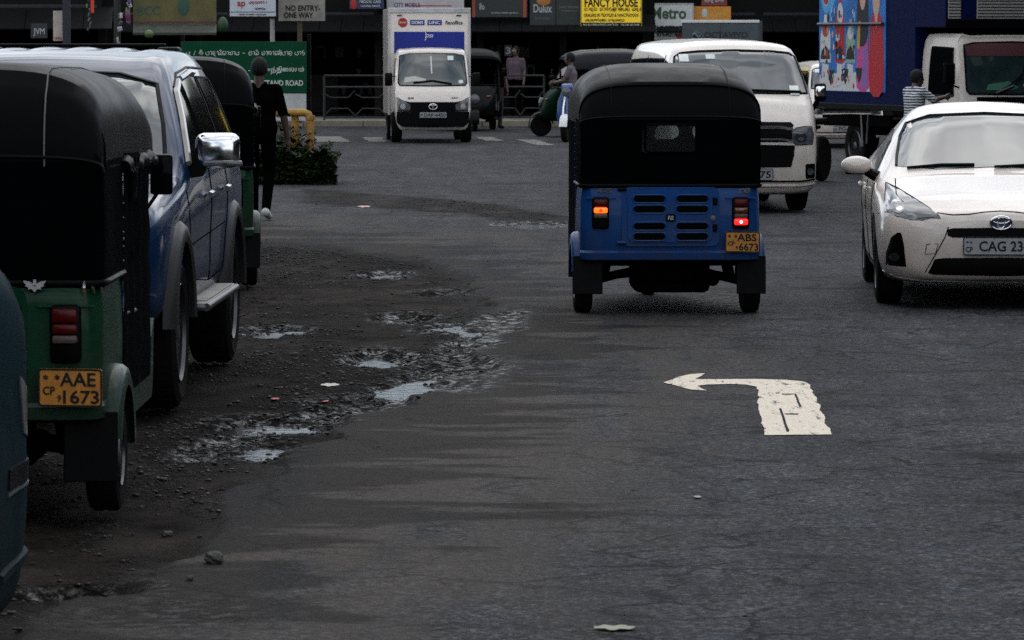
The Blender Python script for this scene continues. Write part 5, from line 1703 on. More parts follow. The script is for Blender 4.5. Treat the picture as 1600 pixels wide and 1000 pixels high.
def motorcycle(loc, rz, label, paint, scooter=False):
    T = empty('scooter' if scooter else 'motorcycle', loc, rz)
    tag(T, label, 'scooter' if scooter else 'motorcycle')
    r, wb = (.24, 1.22) if scooter else (.30, 1.26)
    for y in (0, wb):
        b = MB(); b.lathe([(r * .78, -.05), (r * .92, -.055), (r, -.03), (r, .03), (r * .92, .055), (r * .78, .05)], (0, y, r), 'X', 30); w = b.build('wheel', rubber, T, smooth=50)
        b = MB(); b.lathe([(r * .80, -.03), (r * .76, 0), (r * .80, .03)], (0, y, r), 'X', 30); b.lathe([(.05, -.05), (.05, .05)], (0, y, r), 'X', 12)
        for k in range(5):
            a = 2 * PI * k / 5
            b.box((0, y + math.cos(a) * r * .4, r + math.sin(a) * r * .4), (.03, r * .75, .035), .006, (a, 0, 0))
        b.build('rim', silver if not scooter else chrome, w, smooth=40)
    b = MB(); b.sheet([[(x, wb + math.cos(R(10 + 130 * k / 8)) * (r + .04 - abs(x) * .3), r + math.sin(R(10 + 130 * k / 8)) * (r + .04 - abs(x) * .3)) for x in (-.075, -.05, 0, .05, .075)] for k in range(9)]); b.build('mudguard', white_print if scooter else paint, T, smooth=60)
    for s in (-1, 1):
        b = MB(); b.tube([(s * .07, wb, r), (s * .07, wb - .14, .62), (s * .05, wb - .22, .86)], .02, 8); b.build('fork', chrome, T, smooth=50)
        b = MB(); b.tube([(s * .02, wb - .22, .95), (s * .22, wb - .26, 1.00), (s * .34, wb - .36, .97)], .013, 8); b.build('handlebar', black, T, smooth=50)
        b = MB(); b.tube([(s * .26, wb - .28, 1.0), (s * .30, wb - .22, 1.16)], .006, 6); b.box((s * .31, wb - .22, 1.19), (.11, .02, .07), .01); b.build('mirror', black, T, smooth=40)
    if scooter:
        b = MB(); b.rings([[Vector((x * w_, y + d, z)) for x, d in ((-1, -.05), (-.8, .02), (0, .05), (.8, .02), (1, -.05), (0, -.06))] for (z, w_, y) in ((.22, .14, wb - .20), (.45, .22, wb - .20), (.75, .20, wb - .24), (.95, .12, wb - .22))]); b.build('leg_shield', paint, T, smooth=50)
        b = MB(); b.box((0, .62, .27), (.34, .55, .07), .02); b.build('footboard', black, T)
        b = MB(); b.box((0, .12, .52), (.34, .75, .36), .09, None, 3); b.build('body_panel', paint, T, smooth=50)
        b = MB(); b.box((0, .12, .76), (.28, .70, .10), .04); b.build('seat', vinyl, T, smooth=50)
        b = MB(); b.box((0, wb - .17, 1.0), (.22, .14, .14), .04); b.build('head_cowl', paint, T, smooth=50)
    else:
        b = MB(); b.ball((0, .78, .82), (.15, .27, .14), 16, 10); b.build('fuel_tank', paint, T, smooth=60)
        b = MB(); b.box((0, .28, .80), (.22, .62, .09), .04); b.build('seat', vinyl, T, smooth=50)
        b = MB(); b.box((0, .66, .45), (.26, .34, .34), .05); b.build('engine', steel, T, smooth=40)
        b = MB(); b.tube([(0, 0, r), (0, .45, .42), (0, 1.0, .72), (0, wb - .22, .88)], .025, 8); b.tube([(0, .1, .72), (0, .9, .72)], .025, 8); b.build('frame', black, T, smooth=50)
        b = MB(); b.tube([(.14, .75, .30), (.16, .2, .30), (.18, -.15, .42)], [.03, .05, .06], 10); b.build('exhaust', chrome, T, smooth=50)
        b = MB(); b.box((0, -.12, .78), (.12, .05, .07), .015); b.build('tail_lamp', lens_red, T, smooth=40)
    b = MB(); b.lathe([(.02, -.06), (.085, -.02), (.09, .02), (.02, .05)], (0, wb - .08, .92), 'Y', 16); b.build('headlight', lampglass, T, smooth=50)
    b = MB(); b.tube([(.05, .5, .3), (.22, .55, .0)], .01, 6); b.build('stand', steel, T)
    return T


x_, y_ = site(1312, 288)
motorcycle((x_ - .15, y_ + 1.2, 0), R(158), 'dark motorcycle parked between the white van and the lorry', mat('dark_paint', (.006, .006, .007), .25, coat=.3))
x_, y_ = site(884, 222)
motorcycle((x_ + .25, y_ + 1.25, 0), R(168), 'blue and white scooter beside the man in the grey shirt', mat('scooter_blue', (.012, .06, .22), .2, coat=.7), True)
make_tuk('three_wheeler', 'green three-wheeler seen side on near the far kerb beside the scooter', (2.55, 80.4, 0), R(97), mat('shaded_green', (.0006, .014, .006), .5, spec=.08), None, None, badges=False,  # darker copy of the green enamel: shade near the shops put into the paint colour
         cover=mat('grey_vinyl', (.010, .011, .014), .35, spec=.15, vary=.3)).scale = (1.0, 1.0, 1.0)
make_tuk('three_wheeler', 'black three-wheeler facing the street just right of the box truck', (-.98, 86.3, 0), R(186), mat('black_enamel', (.0015, .0015, .0015), .4, spec=.1, coat=.05), None, None, badges=False,
         cover=mat('soot_vinyl', (.004, .004, .005), .5, spec=.05)).scale = (1.0, 1.0, 1.0)
# ------------------------------------------------------------------ buildings
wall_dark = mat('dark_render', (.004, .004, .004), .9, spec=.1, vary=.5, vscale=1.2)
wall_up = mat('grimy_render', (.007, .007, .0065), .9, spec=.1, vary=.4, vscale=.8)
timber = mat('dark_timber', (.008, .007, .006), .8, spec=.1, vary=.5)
awn = mat('awning_sheet', (.0018, .002, .002), .85, spec=.15, vary=.5, vscale=2)
shut = mat('shutter', (.016, .018, .020), .6, spec=.2, vary=.3)


def shop(x0, x1, y0, depth, h, label, rz=0.0, awz=2.05, bays=2, wall=wall_up, stock=True, origin=None):
    cx, w = (x0 + x1) / 2, x1 - x0
    T = empty('shop_building', (cx, y0, 0), rz)
    tag(T, label, 'building', 'shops along the street')
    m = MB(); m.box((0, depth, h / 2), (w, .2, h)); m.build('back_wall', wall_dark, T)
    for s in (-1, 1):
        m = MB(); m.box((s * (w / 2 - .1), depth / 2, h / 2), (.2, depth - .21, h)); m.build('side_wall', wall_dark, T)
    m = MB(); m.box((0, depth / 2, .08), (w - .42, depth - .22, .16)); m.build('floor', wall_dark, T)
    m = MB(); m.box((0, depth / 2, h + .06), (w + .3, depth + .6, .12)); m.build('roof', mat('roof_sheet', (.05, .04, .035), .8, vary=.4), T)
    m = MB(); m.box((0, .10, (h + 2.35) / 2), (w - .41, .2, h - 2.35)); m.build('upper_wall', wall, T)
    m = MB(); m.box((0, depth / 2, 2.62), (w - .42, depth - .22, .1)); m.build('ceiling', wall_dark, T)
    # lean-to awning in corrugated strips
    n = max(4, int(w / .5))
    for k in range(n):
        xx = -w / 2 + w * (k + .5) / n
        m = MB(); m.box((xx, -.55, awz + .22), (w / n - .012, 1.3, .03), .004, (R(18), 0, 0)); m.build('awning_sheet', awn, T)
    bw = (w - .4) / bays
    for k in range(bays + 1):
        m = MB(); m.box((-w / 2 + .2 + k * bw, .0, 1.18), (.16, .16, 2.33), .01); m.build('pillar', timber, T)
    for k in range(bays):
        xa = -w / 2 + .2 + (k + .5) * bw
        m = MB(); m.box((xa, .06, 2.42), (bw * .92, .16, .2), .02); m.build('shutter_housing', shut, T)
        if stock:
            for z in (.55, 1.0, 1.45, 1.9):
                m = MB(); m.box((xa, depth * .55, z), (bw * .8, .35, .03)); m.build('shelf', timber, T)
            for j in range(10):
                m = MB(); hh = random.uniform(.15, .3)
                m.box((xa + random.uniform(-.38, .38) * bw, depth * .55 - .05, random.choice((.57, 1.02, 1.47)) + hh / 2), (random.uniform(.1, .3), .25, hh), .01)
                m.build('goods_box', mat('goods_%d' % (j % 5), ((.03, .01, .01), (.01, .02, .03), (.03, .03, .02), (.02, .02, .03), (.012, .03, .02))[j % 5], .6), T)
            m = MB(); m.box((xa - bw * .2, depth * .25, .62), (bw * .45, .45, .9), .02); m.build('counter', timber, T)
    return T


shop(-11.5, -2.9, 95, 6, 6.0, 'dark open shop building behind the railing left of the box truck', bays=4)
shop(-2.85, 3.3, 95, 6, 6.2, 'dark shop building behind the box truck and the parked three-wheelers', bays=3)
shop(3.35, 8.2, 96, 6, 6.4, 'dark shop building behind the white van with pale signs', bays=2)
shop(8.25, 16, 92, 6, 6.6, 'dark building behind the blue advert lorry', bays=3)
shop(-16.5, -7.2, 74, 5, 5.2, 'dark shop with hanging goods at the upper left', rz=R(4), bays=4)


def terrace(x0, x1, y0, y1, h, label, sgn):
    """two-storey frontage beside the road, mirrored in the car sides; sgn = side that faces the street"""
    T = empty('terrace_building', ((x0 + x1) / 2, (y0 + y1) / 2, 0))
    tag(T, label, 'building', 'terraces beside the road')
    w, d = x1 - x0, y1 - y0
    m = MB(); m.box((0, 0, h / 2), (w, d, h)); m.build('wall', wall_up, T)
    fx = sgn * w / 2
    n = int(d / 3.2)
    for k in range(n):
        yy = -d / 2 + d * (k + .5) / n
        m = MB(); m.box((fx, yy, 1.25), (.08, 2.6, 2.4)); m.build('shop_shutter', shut, T)
        m = MB(); m.box((fx + sgn * .5, yy, 2.75), (1.1, d / n * .98, .06), 0, (0, sgn * R(10), 0)); m.build('awning', awn, T)
        m = MB(); m.box((fx, yy, 3.3), (.12, 2.7, .7), .02); m.build('fascia_sign', (mat('fa', (.10, .08, .02)), mat('fb', (.02, .03, .08)), mat('fc', (.12, .12, .12)))[k % 3], T)
        for q in (-.7, .7):
            m = MB(); m.box((fx, yy + q, 4.3), (.1, .9, 1.0), .01); wd = m.build('window', timber, T)
            m = MB(); m.box((fx + sgn * .055, yy + q, 4.3), (.01, .74, .84)); m.build('pane', glass_dark, wd)
    m = MB(); m.box((0, 0, h + .1), (w + .6, d + .2, .2)); m.build('parapet', wall_up, T)


terrace(8.8, 13, 6, 66, 5.0, 'two-storey terrace of shops along the right side of the road', -1)
terrace(-12, -6.2, 2, 40, 5.0, 'two-storey terrace of shops along the left side of the road', 1)

# ------------------------------------------------------------------ signs
def board(name, label, px0, py0, px1, py1, Y, m, th=.05, rz=0.0, cat='sign', group='shop signs', frame=None):
    x0, z1 = span(px0, py0, Y); x1, z0 = span(px1, py1, Y)
    T = empty(name, ((x0 + x1) / 2, Y, (z0 + z1) / 2), rz)
    tag(T, label, cat, group)
    w, h = x1 - x0, z1 - z0
    b = MB(); b.box((0, 0, 0), (w, th, h), .006); b.build('panel', m, T)
    if frame:
        for (c, s_) in (((0, 0, h / 2), (w + .03, th + .02, .03)), ((0, 0, -h / 2), (w + .03, th + .02, .03)), ((-w / 2, 0, 0), (.03, th + .016, h - .04)), ((w / 2, 0, 0), (.03, th + .016, h - .04))):
            b = MB(); b.box(c, s_, .004); b.build('frame', frame, T)
    return T, w, h, -th / 2 - .004


def put(T, txt, x, z, h, m, y, w=None, bold=.012, shear=0.0, name='lettering'):
    return letters(T, txt, (x, y, z), h, m, w, bold, (1, 0, 0), (0, 0, 1), name, shear)


GL = {'p': [(.1, .75), (.05, .3), (.3, 0), (.7, 0), (.95, .3), (.9, .75), (.75, .85), (.6, .6)], 'a': [(.2, .8), (.5, .95), (.6, .6), (.55, 0)],
      'd': [(.8, .8), (.3, .9), (.05, .5), (.3, .1), (.7, .15), (.7, .5), (.4, .5), (.6, -.2), (.95, -.25)],
      's': [(.1, .7), (.05, .2), (.35, 0), (.5, .5), (.6, .05), (.9, .1), (.95, .6), (.7, .9), (.4, .8)],
      't': [(.5, 0), (.1, .2), (.1, .75), (.5, .95), (.9, .75), (.9, .2), (.5, 0), (.5, .35), (.3, .5)],
      'n': [(.1, .5), (.3, .8), (.5, .4), (.3, .1), (.1, .3), (.5, 0), (.9, .2), (.9, .8), (.6, .95)],
      'y': [(.1, .8), (.05, .2), (.4, 0), (.5, .4), (.5, 0), (.9, .1), (.95, .8), (.7, .6)],
      'b': [(.1, .5), (.35, .75), (.4, .4), (.1, .3), (.3, 0), (.8, 0), (.95, .5), (.7, .95), (.4, .9)],
      'v': [(.3, .5), (.5, .7), (.6, .35), (.25, .2), (.05, .6), (.4, .95), (.85, .8), (.95, .3), (.6, 0)],
      'l': [(.2, .3), (.4, .5), (.5, .2), (.1, .1), (.05, .6), (.4, .9), (.8, .8), (.95, .3), (.7, -.1), (.3, -.2)],
      'r': [(.3, 0), (.7, 0), (.85, .4), (.5, .7), (.2, .4), (.3, .95), (.7, 1.2)],
      'm': [(.1, .4), (.4, .6), (.4, .2), (.1, .1), (.05, .8), (.4, .9), (.6, .4), (.7, .9), (.95, .6), (.8, 0), (.5, 0)],
      '-': [(.15, .45), (.85, .45)], '/': [(.3, -.1), (.7, 1.1)], '^': [(.2, 1.05), (.5, 1.3), (.8, 1.1)]}


def script(T, txt, x0, z, size, m, y, r=None, kern=1.12):
    """round Sinhala letters drawn as strokes, one part per word"""
    x = x0
    for word in txt.split(' '):
        mb = MB()
        for ch in word:
            if ch == '^':
                pts = [(x - size * kern + p[0] * size, z + p[1] * size) for p in pcurve(GL['^'], 3)]
            else:
                pts = [(x + p[0] * size, z + p[1] * size) for p in pcurve(GL[ch], 4)]
                x += size * (kern if ch != 'a' else kern * .7)
            mb.tube([(p[0], y, p[1]) for p in pts], r or size * .085, 5)
        mb.build('lettering', m, T)
        x += size * .7
    return x


sign_green = mat('sign_green', (.0015, .042, .018), .55, spec=.08, vary=.15)
sign_white = mat('sign_white', (.36, .37, .37), .6, vary=.2, vscale=3)
pale_ink = mat('pale_ink', (.42, .45, .42), .6)
YS = 60.0
T, w, h, y = board('direction_sign', 'green road name board in three scripts behind the man in black', 282, 65, 480, 146, YS, sign_green, .04, R(-3), 'sign', None)
sc = YS / FOCAL
X0 = lambda px: (px - 381) * sc
Z0 = lambda py: -(py - 105.5) * sc
script(T, 'y / v^ padas^tanay - bas^ navatm^pal par', X0(291), Z0(86), .056, pale_ink, y, kern=1.0)
put(T, 'பாதம்', X0(349), Z0(110), .10, pale_ink, y, .36, name='lettering')
put(T, '- ேபருந்து', X0(417), Z0(110), .11, pale_ink, y, .54)
put(T, 'நிைலயம்', X0(454), Z0(109), .11, pale_ink, y, .40)
put(T, 'SRI PADASTHANA MW - BUS STAND ROAD', X0(378), Z0(129.5), .082, pale_ink, y, 1.80, bold=.02)
b = MB(); b.box((0, .0, -h / 2 - .20), (w - .02, .03, .40), .004); b.build('lower_panel', sign_white, T)
for x in (-w / 2 + .02, w / 2 + .03):
    b = MB(); b.box((x, .045, -.42), (.05, .05, h + 1.05), .006); b.build('post', black, T)
T, w, h, y = board('sponsor_sign', 'white sponsor board with red letters on a thin pole', 357, -40, 433, 27, 61, mat('sign_pale', (.40, .43, .48), .6, vary=.1), .03, R(-3), 'sign', None, frame=wall_up)
sc = 61 / FOCAL
put(T, 'ap', -18 * sc, -14 * sc, .10, red_print, y, .12, bold=.02)
script(T, 'sdnbvra', -6 * sc, -12 * sc, .036, red_print, y)
put(T, 'HOSPITAL', 12 * sc, -20 * sc, .03, ink, y, .16)
b = MB(); b.box((0, y, -25 * sc), (w * .92, .004, .008)); b.build('rule', ink, T)
put(T, 'MAIN STREET HATTON', 0, -29 * sc, .02, ink, y, .40)
b = MB(); b.tube([(30 * sc, .04, h / 2), (30 * sc, .04, -h / 2 - 1.75)], .035, 12); b.build('pole', mat('pole_grey', (.20, .20, .19), .5, vary=.3), T, smooth=50)
T, w, h, y = board('no_entry_sign', 'weathered no entry one way board on a post', 435, -30, 508, 33, 61.5, mat('sign_weathered', (.20, .19, .16), .7, vary=.35, vscale=5), .03, R(-3), 'sign', None)
sc = 61.5 / FOCAL
put(T, 'NO ENTRY-', 2 * sc, -11 * sc, .085, ink, y, .52, bold=.02)
put(T, 'ONE WAY', -5 * sc, -22 * sc, .085, ink, y, .44, bold=.02)
b = MB(); b.box((-4 * sc, .05, -.85), (.07, .05, h + 1.35), .006); b.build('post', mat('post_brown', (.05, .035, .02), .7, vary=.3), T)

yel = mat('sign_yellow', (.95, .64, .015), .5, vary=.06)
T, w, h, y = board('shop_sign', 'yellow fancy house shop sign with black lettering', 908, -60, 1002, 43, 94.2, yel, .06, 0, frame=mat('sign_frame_yellow', (.35, .26, .01)))
sc = 94.2 / FOCAL
zz = lambda py: -(py + 8.5) * sc
put(T, 'FANCY HOUSE', 0, zz(4), .20, ink, y, 1.22, bold=.025)
script(T, 'badt navrl', -.62, zz(16.5), .072, ink, y); script(T, 'tamil'.replace('i', 'y') + ' sdb', .05, zz(16.5), .072, ink, y)
put(T, 'DEALERS IN TEXTILES & FANCYGOODS', 0, zz(23.5), .075, ink, y, 1.25, bold=.02)
script(T, 'sdbnvrlms tadnvbs', -.60, zz(33), .055, ink, y, kern=1.0)
b = MB(); b.box((0, y - .002, zz(38.5)), (w, .008, .10)); st_ = b.build('address_strip', ink, T)
put(st_, 'NO 30, MAIN STREET, HATTON    TEL 051 222 3568', 0, zz(38.5), .05, pale_ink, y - .008, 1.28)

dk = mat('sign_charcoal', (.006, .010, .010), .5, vary=.2)
T, w, h, y = board('shop_sign', 'charcoal paint shop sign with white Dulux lettering', 828, -60, 868, 45, 94.3, dk, .06)
put(T, 'Dulux', 0, -(13 + 7.5) * sc, .19, mat('dim_white', (.30, .30, .31), .6), y, .42, bold=.015)
put(T, 'let’s colour', 0, -(28 + 7.5) * sc, .09, mat('dim_grey', (.05, .06, .06), .6), y, .36)
b = MB(); b.ball((.02, y, -(2 + 7.5) * sc), (.16, .008, .10)); b.build('flourish', mat('flourish', (.28, .10, .01), .5), T)
T, w, h, y = board('shop_sign', 'dark green shop sign with one faint white line', 869, -60, 907, 42, 94.3, mat('sign_bottle', (.004, .009, .008), .5, vary=.2), .05)
put(T, 'LANKA HARDWARE', .02, -(11 + 9) * sc, .05, mat('dim_grey2', (.10, .11, .11)), y, .46)
put(T, 'AND PAINT HOUSE', .02, -(17 + 9) * sc, .035, mat('dim_grey2', (.10, .11, .11)), y, .36)
T, w, h, y = board('shop_sign', 'dark shop sign with orange edges above the parked black three-wheeler', 738, -60, 824, 27, 94.3, mat('sign_bottle', (.004, .009, .008)), .06)
for x in (-w / 2 + .03, w / 2 - .06):
    b = MB(); b.box((x, y, 0), (.07, .012, h)); b.build('edge_strip', mat('orange_strip', (.25, .03, .008), .5), T)
put(T, '8o', -w / 2 + .22, -(10 + 16.5) * sc, .15, mat('dim_white', (.3, .3, .31)), y, .12)
put(T, 'THE HOME OF COMPUTER AND PHONES', .10, -(20 + 16.5) * sc, .035, mat('dim_white', (.3, .3, .31)), y, .62)

T, w, h, y = board('shop_sign', 'white Metro electrical shop sign with green letters', 1010, 6, 1083, 63, 95.2, mat('sign_metro', (.44, .45, .44), .6, vary=.12), .06, R(2), frame=mat('frame_pale', (.3, .3, .3)))
sc = 95.2 / FOCAL
grn = mat('print_green', (.010, .050, .018), .5)
put(T, 'Metro', -.02, 14 * sc, .28, grn, y, .80, bold=.03)
put(T, 'ELECTRICAL', .05, -11 * sc, .17, mat('print_navy', (.02, .03, .08)), y, .84, bold=.02)
script(T, 'bast nvl', -.30, -22 * sc, .085, mat('print_teal', (.01, .10, .10)), y)
b = MB(); b.ball((.22, y, -22 * sc), (.07, .01, .06)); b.build('red_dot', red_print, T)
T, w, h, y = board('shop_sign', 'orange shop sign with pale swirl beside the Metro sign', 1084, 10, 1142, 34, 95.4, mat('sign_orange', (.50, .20, .010), .5, vary=.3, vscale=3), .05)
b = MB(); b.ball((-.18, y, .02), (.07, .01, .11)); b.build('swirl', pale_ink, T)
script(T, 'dav', -.06, -.08, .10, mat('print_pale_orange', (.55, .40, .12)), y)
T, w, h, y = board('shop_sign', 'narrow red shop sign above the orange one', 1096, -30, 1136, 9, 95.4, mat('sign_red', (.16, .020, .016), .5, vary=.3), .05)
script(T, 'sdnv', -.22, -.20, .10, pale_ink, y)
T, w, h, y = board('shop_banner', 'white cloth banner above the box truck', 604, -50, 725, 13, 94.0, mat('banner_white', (.34, .33, .34), .8, vary=.2, vscale=2), .02)
put(T, 'CITY MOBILE', -.42, -.38, .10, mat('print_dim_blue', (.03, .04, .12)), y, .60)
b = MB(); b.box((.1, y, -.40), (1.0, .006, .02)); b.build('rule', red_print, T)
T, w, h, y = board('shop_sign', 'navy clinic sign with a red emblem at the top of the picture', 546, -50, 600, 14, 93.9, mat('sign_navy', (.004, .010, .055), .5), .05)
b = MB(); b.ball((-.30, y, -.36), (.07, .010, .12)); b.build('emblem', red_print, T)
put(T, 'MEDICAL CARE', .08, -.30, .06, pale_ink, y, .48); put(T, 'CHANNEL SERVICE', .08, -.40, .04, pale_ink, y, .44)
T, w, h, y = board('shop_sign', 'faded yellow shop sign over the upper left shop', 208, -40, 338, 37, 71.5, mat('sign_faded', (.075, .065, .018), .7, vary=.5, vscale=2.5), .06, R(4))
put(T, 'BCC', -.45, -.20, .16, mat('faded_green', (.012, .05, .035)), y, .38)
b = MB(); b.ball((.15, y, -.12), (.10, .01, .17)); b.build('emblem', mat('faded_green', (.012, .05, .035)), T)
b = MB(); b.box((0, -.15, -h / 2 - .10), (w, .45, .05), .005, (R(20), 0, 0)); b.build('drip_ledge', mat('ledge', (.045, .05, .038), .8, vary=.4), T)
b = MB(); b.box((0, y, -h / 2 + .03), (w, .01, .03)); b.build('rule', mat('rule_rust', (.08, .02, .01)), T)
T, w, h, y = board('wall_poster', 'narrow white poster on the dark shop front at upper left', 83, 17, 98, 64, 72.0, mat('poster', (.36, .31, .28), .7, vary=.25, vscale=6), .03, 0, 'poster', None)
put(T, 'OPEN', 0, -.22, .05, red_print, y, .13)
T, w, h, y = board('shop_sign', 'small black sign with white lettering beside the narrow poster', 48, 37, 74, 60, 72.0, dk, .03)
put(T, 'JVM', 0, -.02, .14, mat('dim_white', (.3, .3, .31)), y, .20, bold=.02)
T, w, h, y = board('shop_sign', 'small round number sign over the far shop door', 788, 70, 800, 88, 94.9, dk, .04)
put(T, '3', 0, 0, .16, mat('dim_white', (.3, .3, .31)), y, .12, bold=.03)

# hanging goods in the left shop
def hung(name, label, px, py0, py1, Y, items):
    x, z1 = span(px, py0, Y); z0 = span(px, py1, Y)[1]
    T = empty(name, (x, Y, z0)); tag(T, label, 'hanging goods', 'goods hanging in the left shop')
    L = z1 - z0 + .6
    m = MB(); m.tube([(0, 0, 0), (0, 0, L)], .006, 6); m.build('string', black, T)
    for (c, sx, sz, f) in items:
        m = MB(); m.box((random.uniform(-.03, .03), random.uniform(-.03, .03), (1 - f) * (z1 - z0)), (sx * 1.7, .03, sz * 1.7), .012, (random.uniform(-.3, .3), random.uniform(-.5, .5), random.uniform(-.9, .9)))
        m.build('packet', mat('packet_%s' % c, {'pink': (.16, .03, .08), 'purple': (.08, .05, .13), 'white': (.28, .28, .28), 'green': (.05, .09, .035), 'orange': (.50, .035, .010), 'dim': (.05, .05, .05)}[c], .4), T, smooth=60)
    return T


hung('packet_string', 'string of pink purple and white packets beside the faded yellow sign', 200, -5, 36, 71.2, [('purple', .05, .09, .1), ('white', .05, .07, .3), ('green', .05, .06, .52), ('pink', .055, .08, .75), ('purple', .05, .05, .95)])
hung('packet_string', 'string of shiny white packets hanging lower at the left shop', 186, 20, 66, 71.1, [('white', .045, .06, .1), ('dim', .04, .05, .35), ('white', .05, .05, .55), ('white', .03, .07, .95)])
hung('packet_string', 'thin dim string of sachets at the left shop', 138, -5, 52, 71.1, [('dim', .02, .05, k / 8) for k in range(8)])
m = MB(); x, z = span(144.5, 20, 71.1); m.prism([(-.025, 0), (.025, 0), (.03, .7), (-.03, .7)], 'xz', -.02, .02)
tag(m.build('ribbon', mat('packet_orange', (.50, .035, .010)), loc=(x, 71.1, z)), 'bright orange ribbon hanging at the upper left shop', 'ribbon')
m = MB(); x, z = span(233, 53, 70.5); m.ball((0, 0, 0), (.085, .085, .075)); o = m.build('green_fruit', mat('fruit', (.05, .085, .02), .4, vary=.4), loc=(x, 70.5, z)); tag(o, 'green fruit on the counter above the blue car roof', 'fruit')
m = MB(); x, z = span(104, 30, 71.9); m.box((0, 0, 0), (.13, .13, 3.4), .01); tag(m.build('shop_post', mat('navy_post', (.0008, .0025, .010), .5), loc=(x, 71.9, 1.7)), 'dark blue post at the upper left shop front', 'post')
m = MB(); x, z = span(348, 38, 71); m.ball((0, 0, 0), (.09, .09, .13)); o = m.build('green_balloon', mat('leaf_dark', (.006, .035, .008), .6), loc=(x, 71, z)); tag(o, 'dark green ball under the faded yellow sign', 'ball')

# ------------------------------------------------------------------ railing, pipe guard, island
rail_m = mat('rail_grey', (.022, .023, .024), .5, spec=.2, vary=.3)


def railing(px0, px1, Y, label):
    x0, x1 = (px0 - 800) * Y / FOCAL, (px1 - 800) * Y / FOCAL
    T = empty('pedestrian_railing', (x0, Y, .0)); tag(T, label, 'railing', 'railings along the far kerb')
    L = x1 - x0
    n = max(1, round(L / 1.3)); p = L / n
    def bar(a, b_, r=.018, name='bar'):
        m = MB(); m.tube([a, b_], r, 8); m.build(name, rail_m, T, smooth=50)
    for i in range(n + 1):
        bar((i * p, 0, .05), (i * p, 0, 1.10), .026, 'post')
    for z in (1.10, .85, .18):
        bar((0, 0, z), (L, 0, z), .02, 'rail')
    for i in range(n):
        a = i * p
        for q in (0, .5):
            c = a + p * (q + .25); d = p * .25
            pts = [(c - d, .70), (c - d * .55, .62), (c + d * .55, .62), (c + d, .78)]
            for k in range(3):
                bar((pts[k][0], 0, pts[k][1]), (pts[k + 1][0], 0, pts[k + 1][1]), .013)
            pts = [(c - d, .22), (c - d * .55, .38), (c + d * .55, .38), (c + d, .22)]
            for k in range(3):
                bar((pts[k][0], 0, pts[k][1]), (pts[k + 1][0], 0, pts[k + 1][1]), .013)


railing(507, 604, 90.0, 'grey metal pedestrian railing left of the box truck')
railing(776, 850, 90.6, 'dim metal pedestrian railing between the parked three-wheelers')

yp = mat('yellow_pipe', (.26, .13, .012), .5, vary=.35, vscale=8, dirt=.35)
Y0 = 53.6
sx = lambda px: (px - 800) * Y0 / FOCAL
T = empty('pipe_guard', (sx(485), Y0, 0)); tag(T, 'yellow pipe guard rail standing on the planted island', 'guard rail')
r_ = .052
m = MB(); m.tube([(0, 0, 0), (0, 0, .84), (-.02, 0, .90), (-.08, 0, .925), (-1.1, 0, .925)], r_, 14); m.build('main_pipe', yp, T, smooth=60)
m = MB(); m.tube([(-.20, .05, 0), (-.20, .05, .90)], r_, 14); m.build('upright', yp, T, smooth=60)
m = MB(); m.tube([(-1.05, .05, 0), (-1.05, .05, .90)], r_, 14); m.build('upright', yp, T, smooth=60)
m = MB(); m.lathe([(.06, -.03), (.064, 0), (.06, .03)], (0, 0, .86), 'Z', 16); m.build('coupling', yp, T, smooth=50)
m = MB(); m.box((-.9, .42, .17), (2.3, 1.05, .40), .06, None, 3)
isl = m.build('island_kerb', mat('island_stone', (.06, .055, .05), .9, vary=.5), loc=(sx(520) - .36, Y0 - .1, 0))
isl.data.name = 'island_kerb'
tag(isl, 'low stone island overgrown with weeds under the yellow pipe', 'traffic island')
rr = random.Random(5)
gv, gf = [], []
for i in range(8000):
    x = sx(526) - rr.random() ** 1.2 * 2.0
    yy = Y0 - .35 + rr.random() * 1.2
    hgt = .36 + .16 * math.sin(x * 5 + 1) * math.sin(x * 2.3) + .05 * rr.random()
    front = rr.random() < .6
    if front:
        yy = Y0 - .36 - .16 * rr.random(); z = rr.random() * hgt
    else:
        z = hgt - .05 * rr.random()
    if x > sx(514): z *= .75
    L = .03 + .055 * rr.random(); a = rr.random() * 6.28; t = rr.uniform(-.9, .9)
    d = Vector((math.cos(a) * math.cos(t), math.sin(a) * math.cos(t), math.sin(t) * .8)) * L
    s_ = Vector((-math.sin(a), math.cos(a), rr.uniform(-.4, .4))) * L * .42
    p = Vector((x, yy, z)); k = len(gv)
    gv += [p - d, p + s_, p + d, p - s_]; gf.append((k, k + 1, k + 2, k + 3))
for i in range(160):      # taller stalks round the pipe
    x = sx(rr.uniform(425, 492)); yy = Y0 + rr.uniform(-.2, .3); H = rr.uniform(.25, .75) * (1 if x < sx(465) else .6)
    for j in range(5):
        z = .30 + H * j / 5; a = rr.random() * 6.28; L = .04 + .03 * rr.random()
        p = Vector((x + rr.uniform(-.04, .04), yy, z)); d = Vector((math.cos(a), math.sin(a), .5)) * L; s_ = Vector((-math.sin(a), math.cos(a), 0)) * L * .4; k = len(gv)
        gv += [p - d, p + s_, p + d, p - s_]; gf.append((k, k + 1, k + 2, k + 3))
mb = MB(); mb.add(gv, gf)
tag(mb.build('weeds', mat('weed_leaf', (.009, .020, .005), .65, spec=.12, vary=.7, vscale=5)), 'tangled green weeds covering the stone island', kind='stuff')

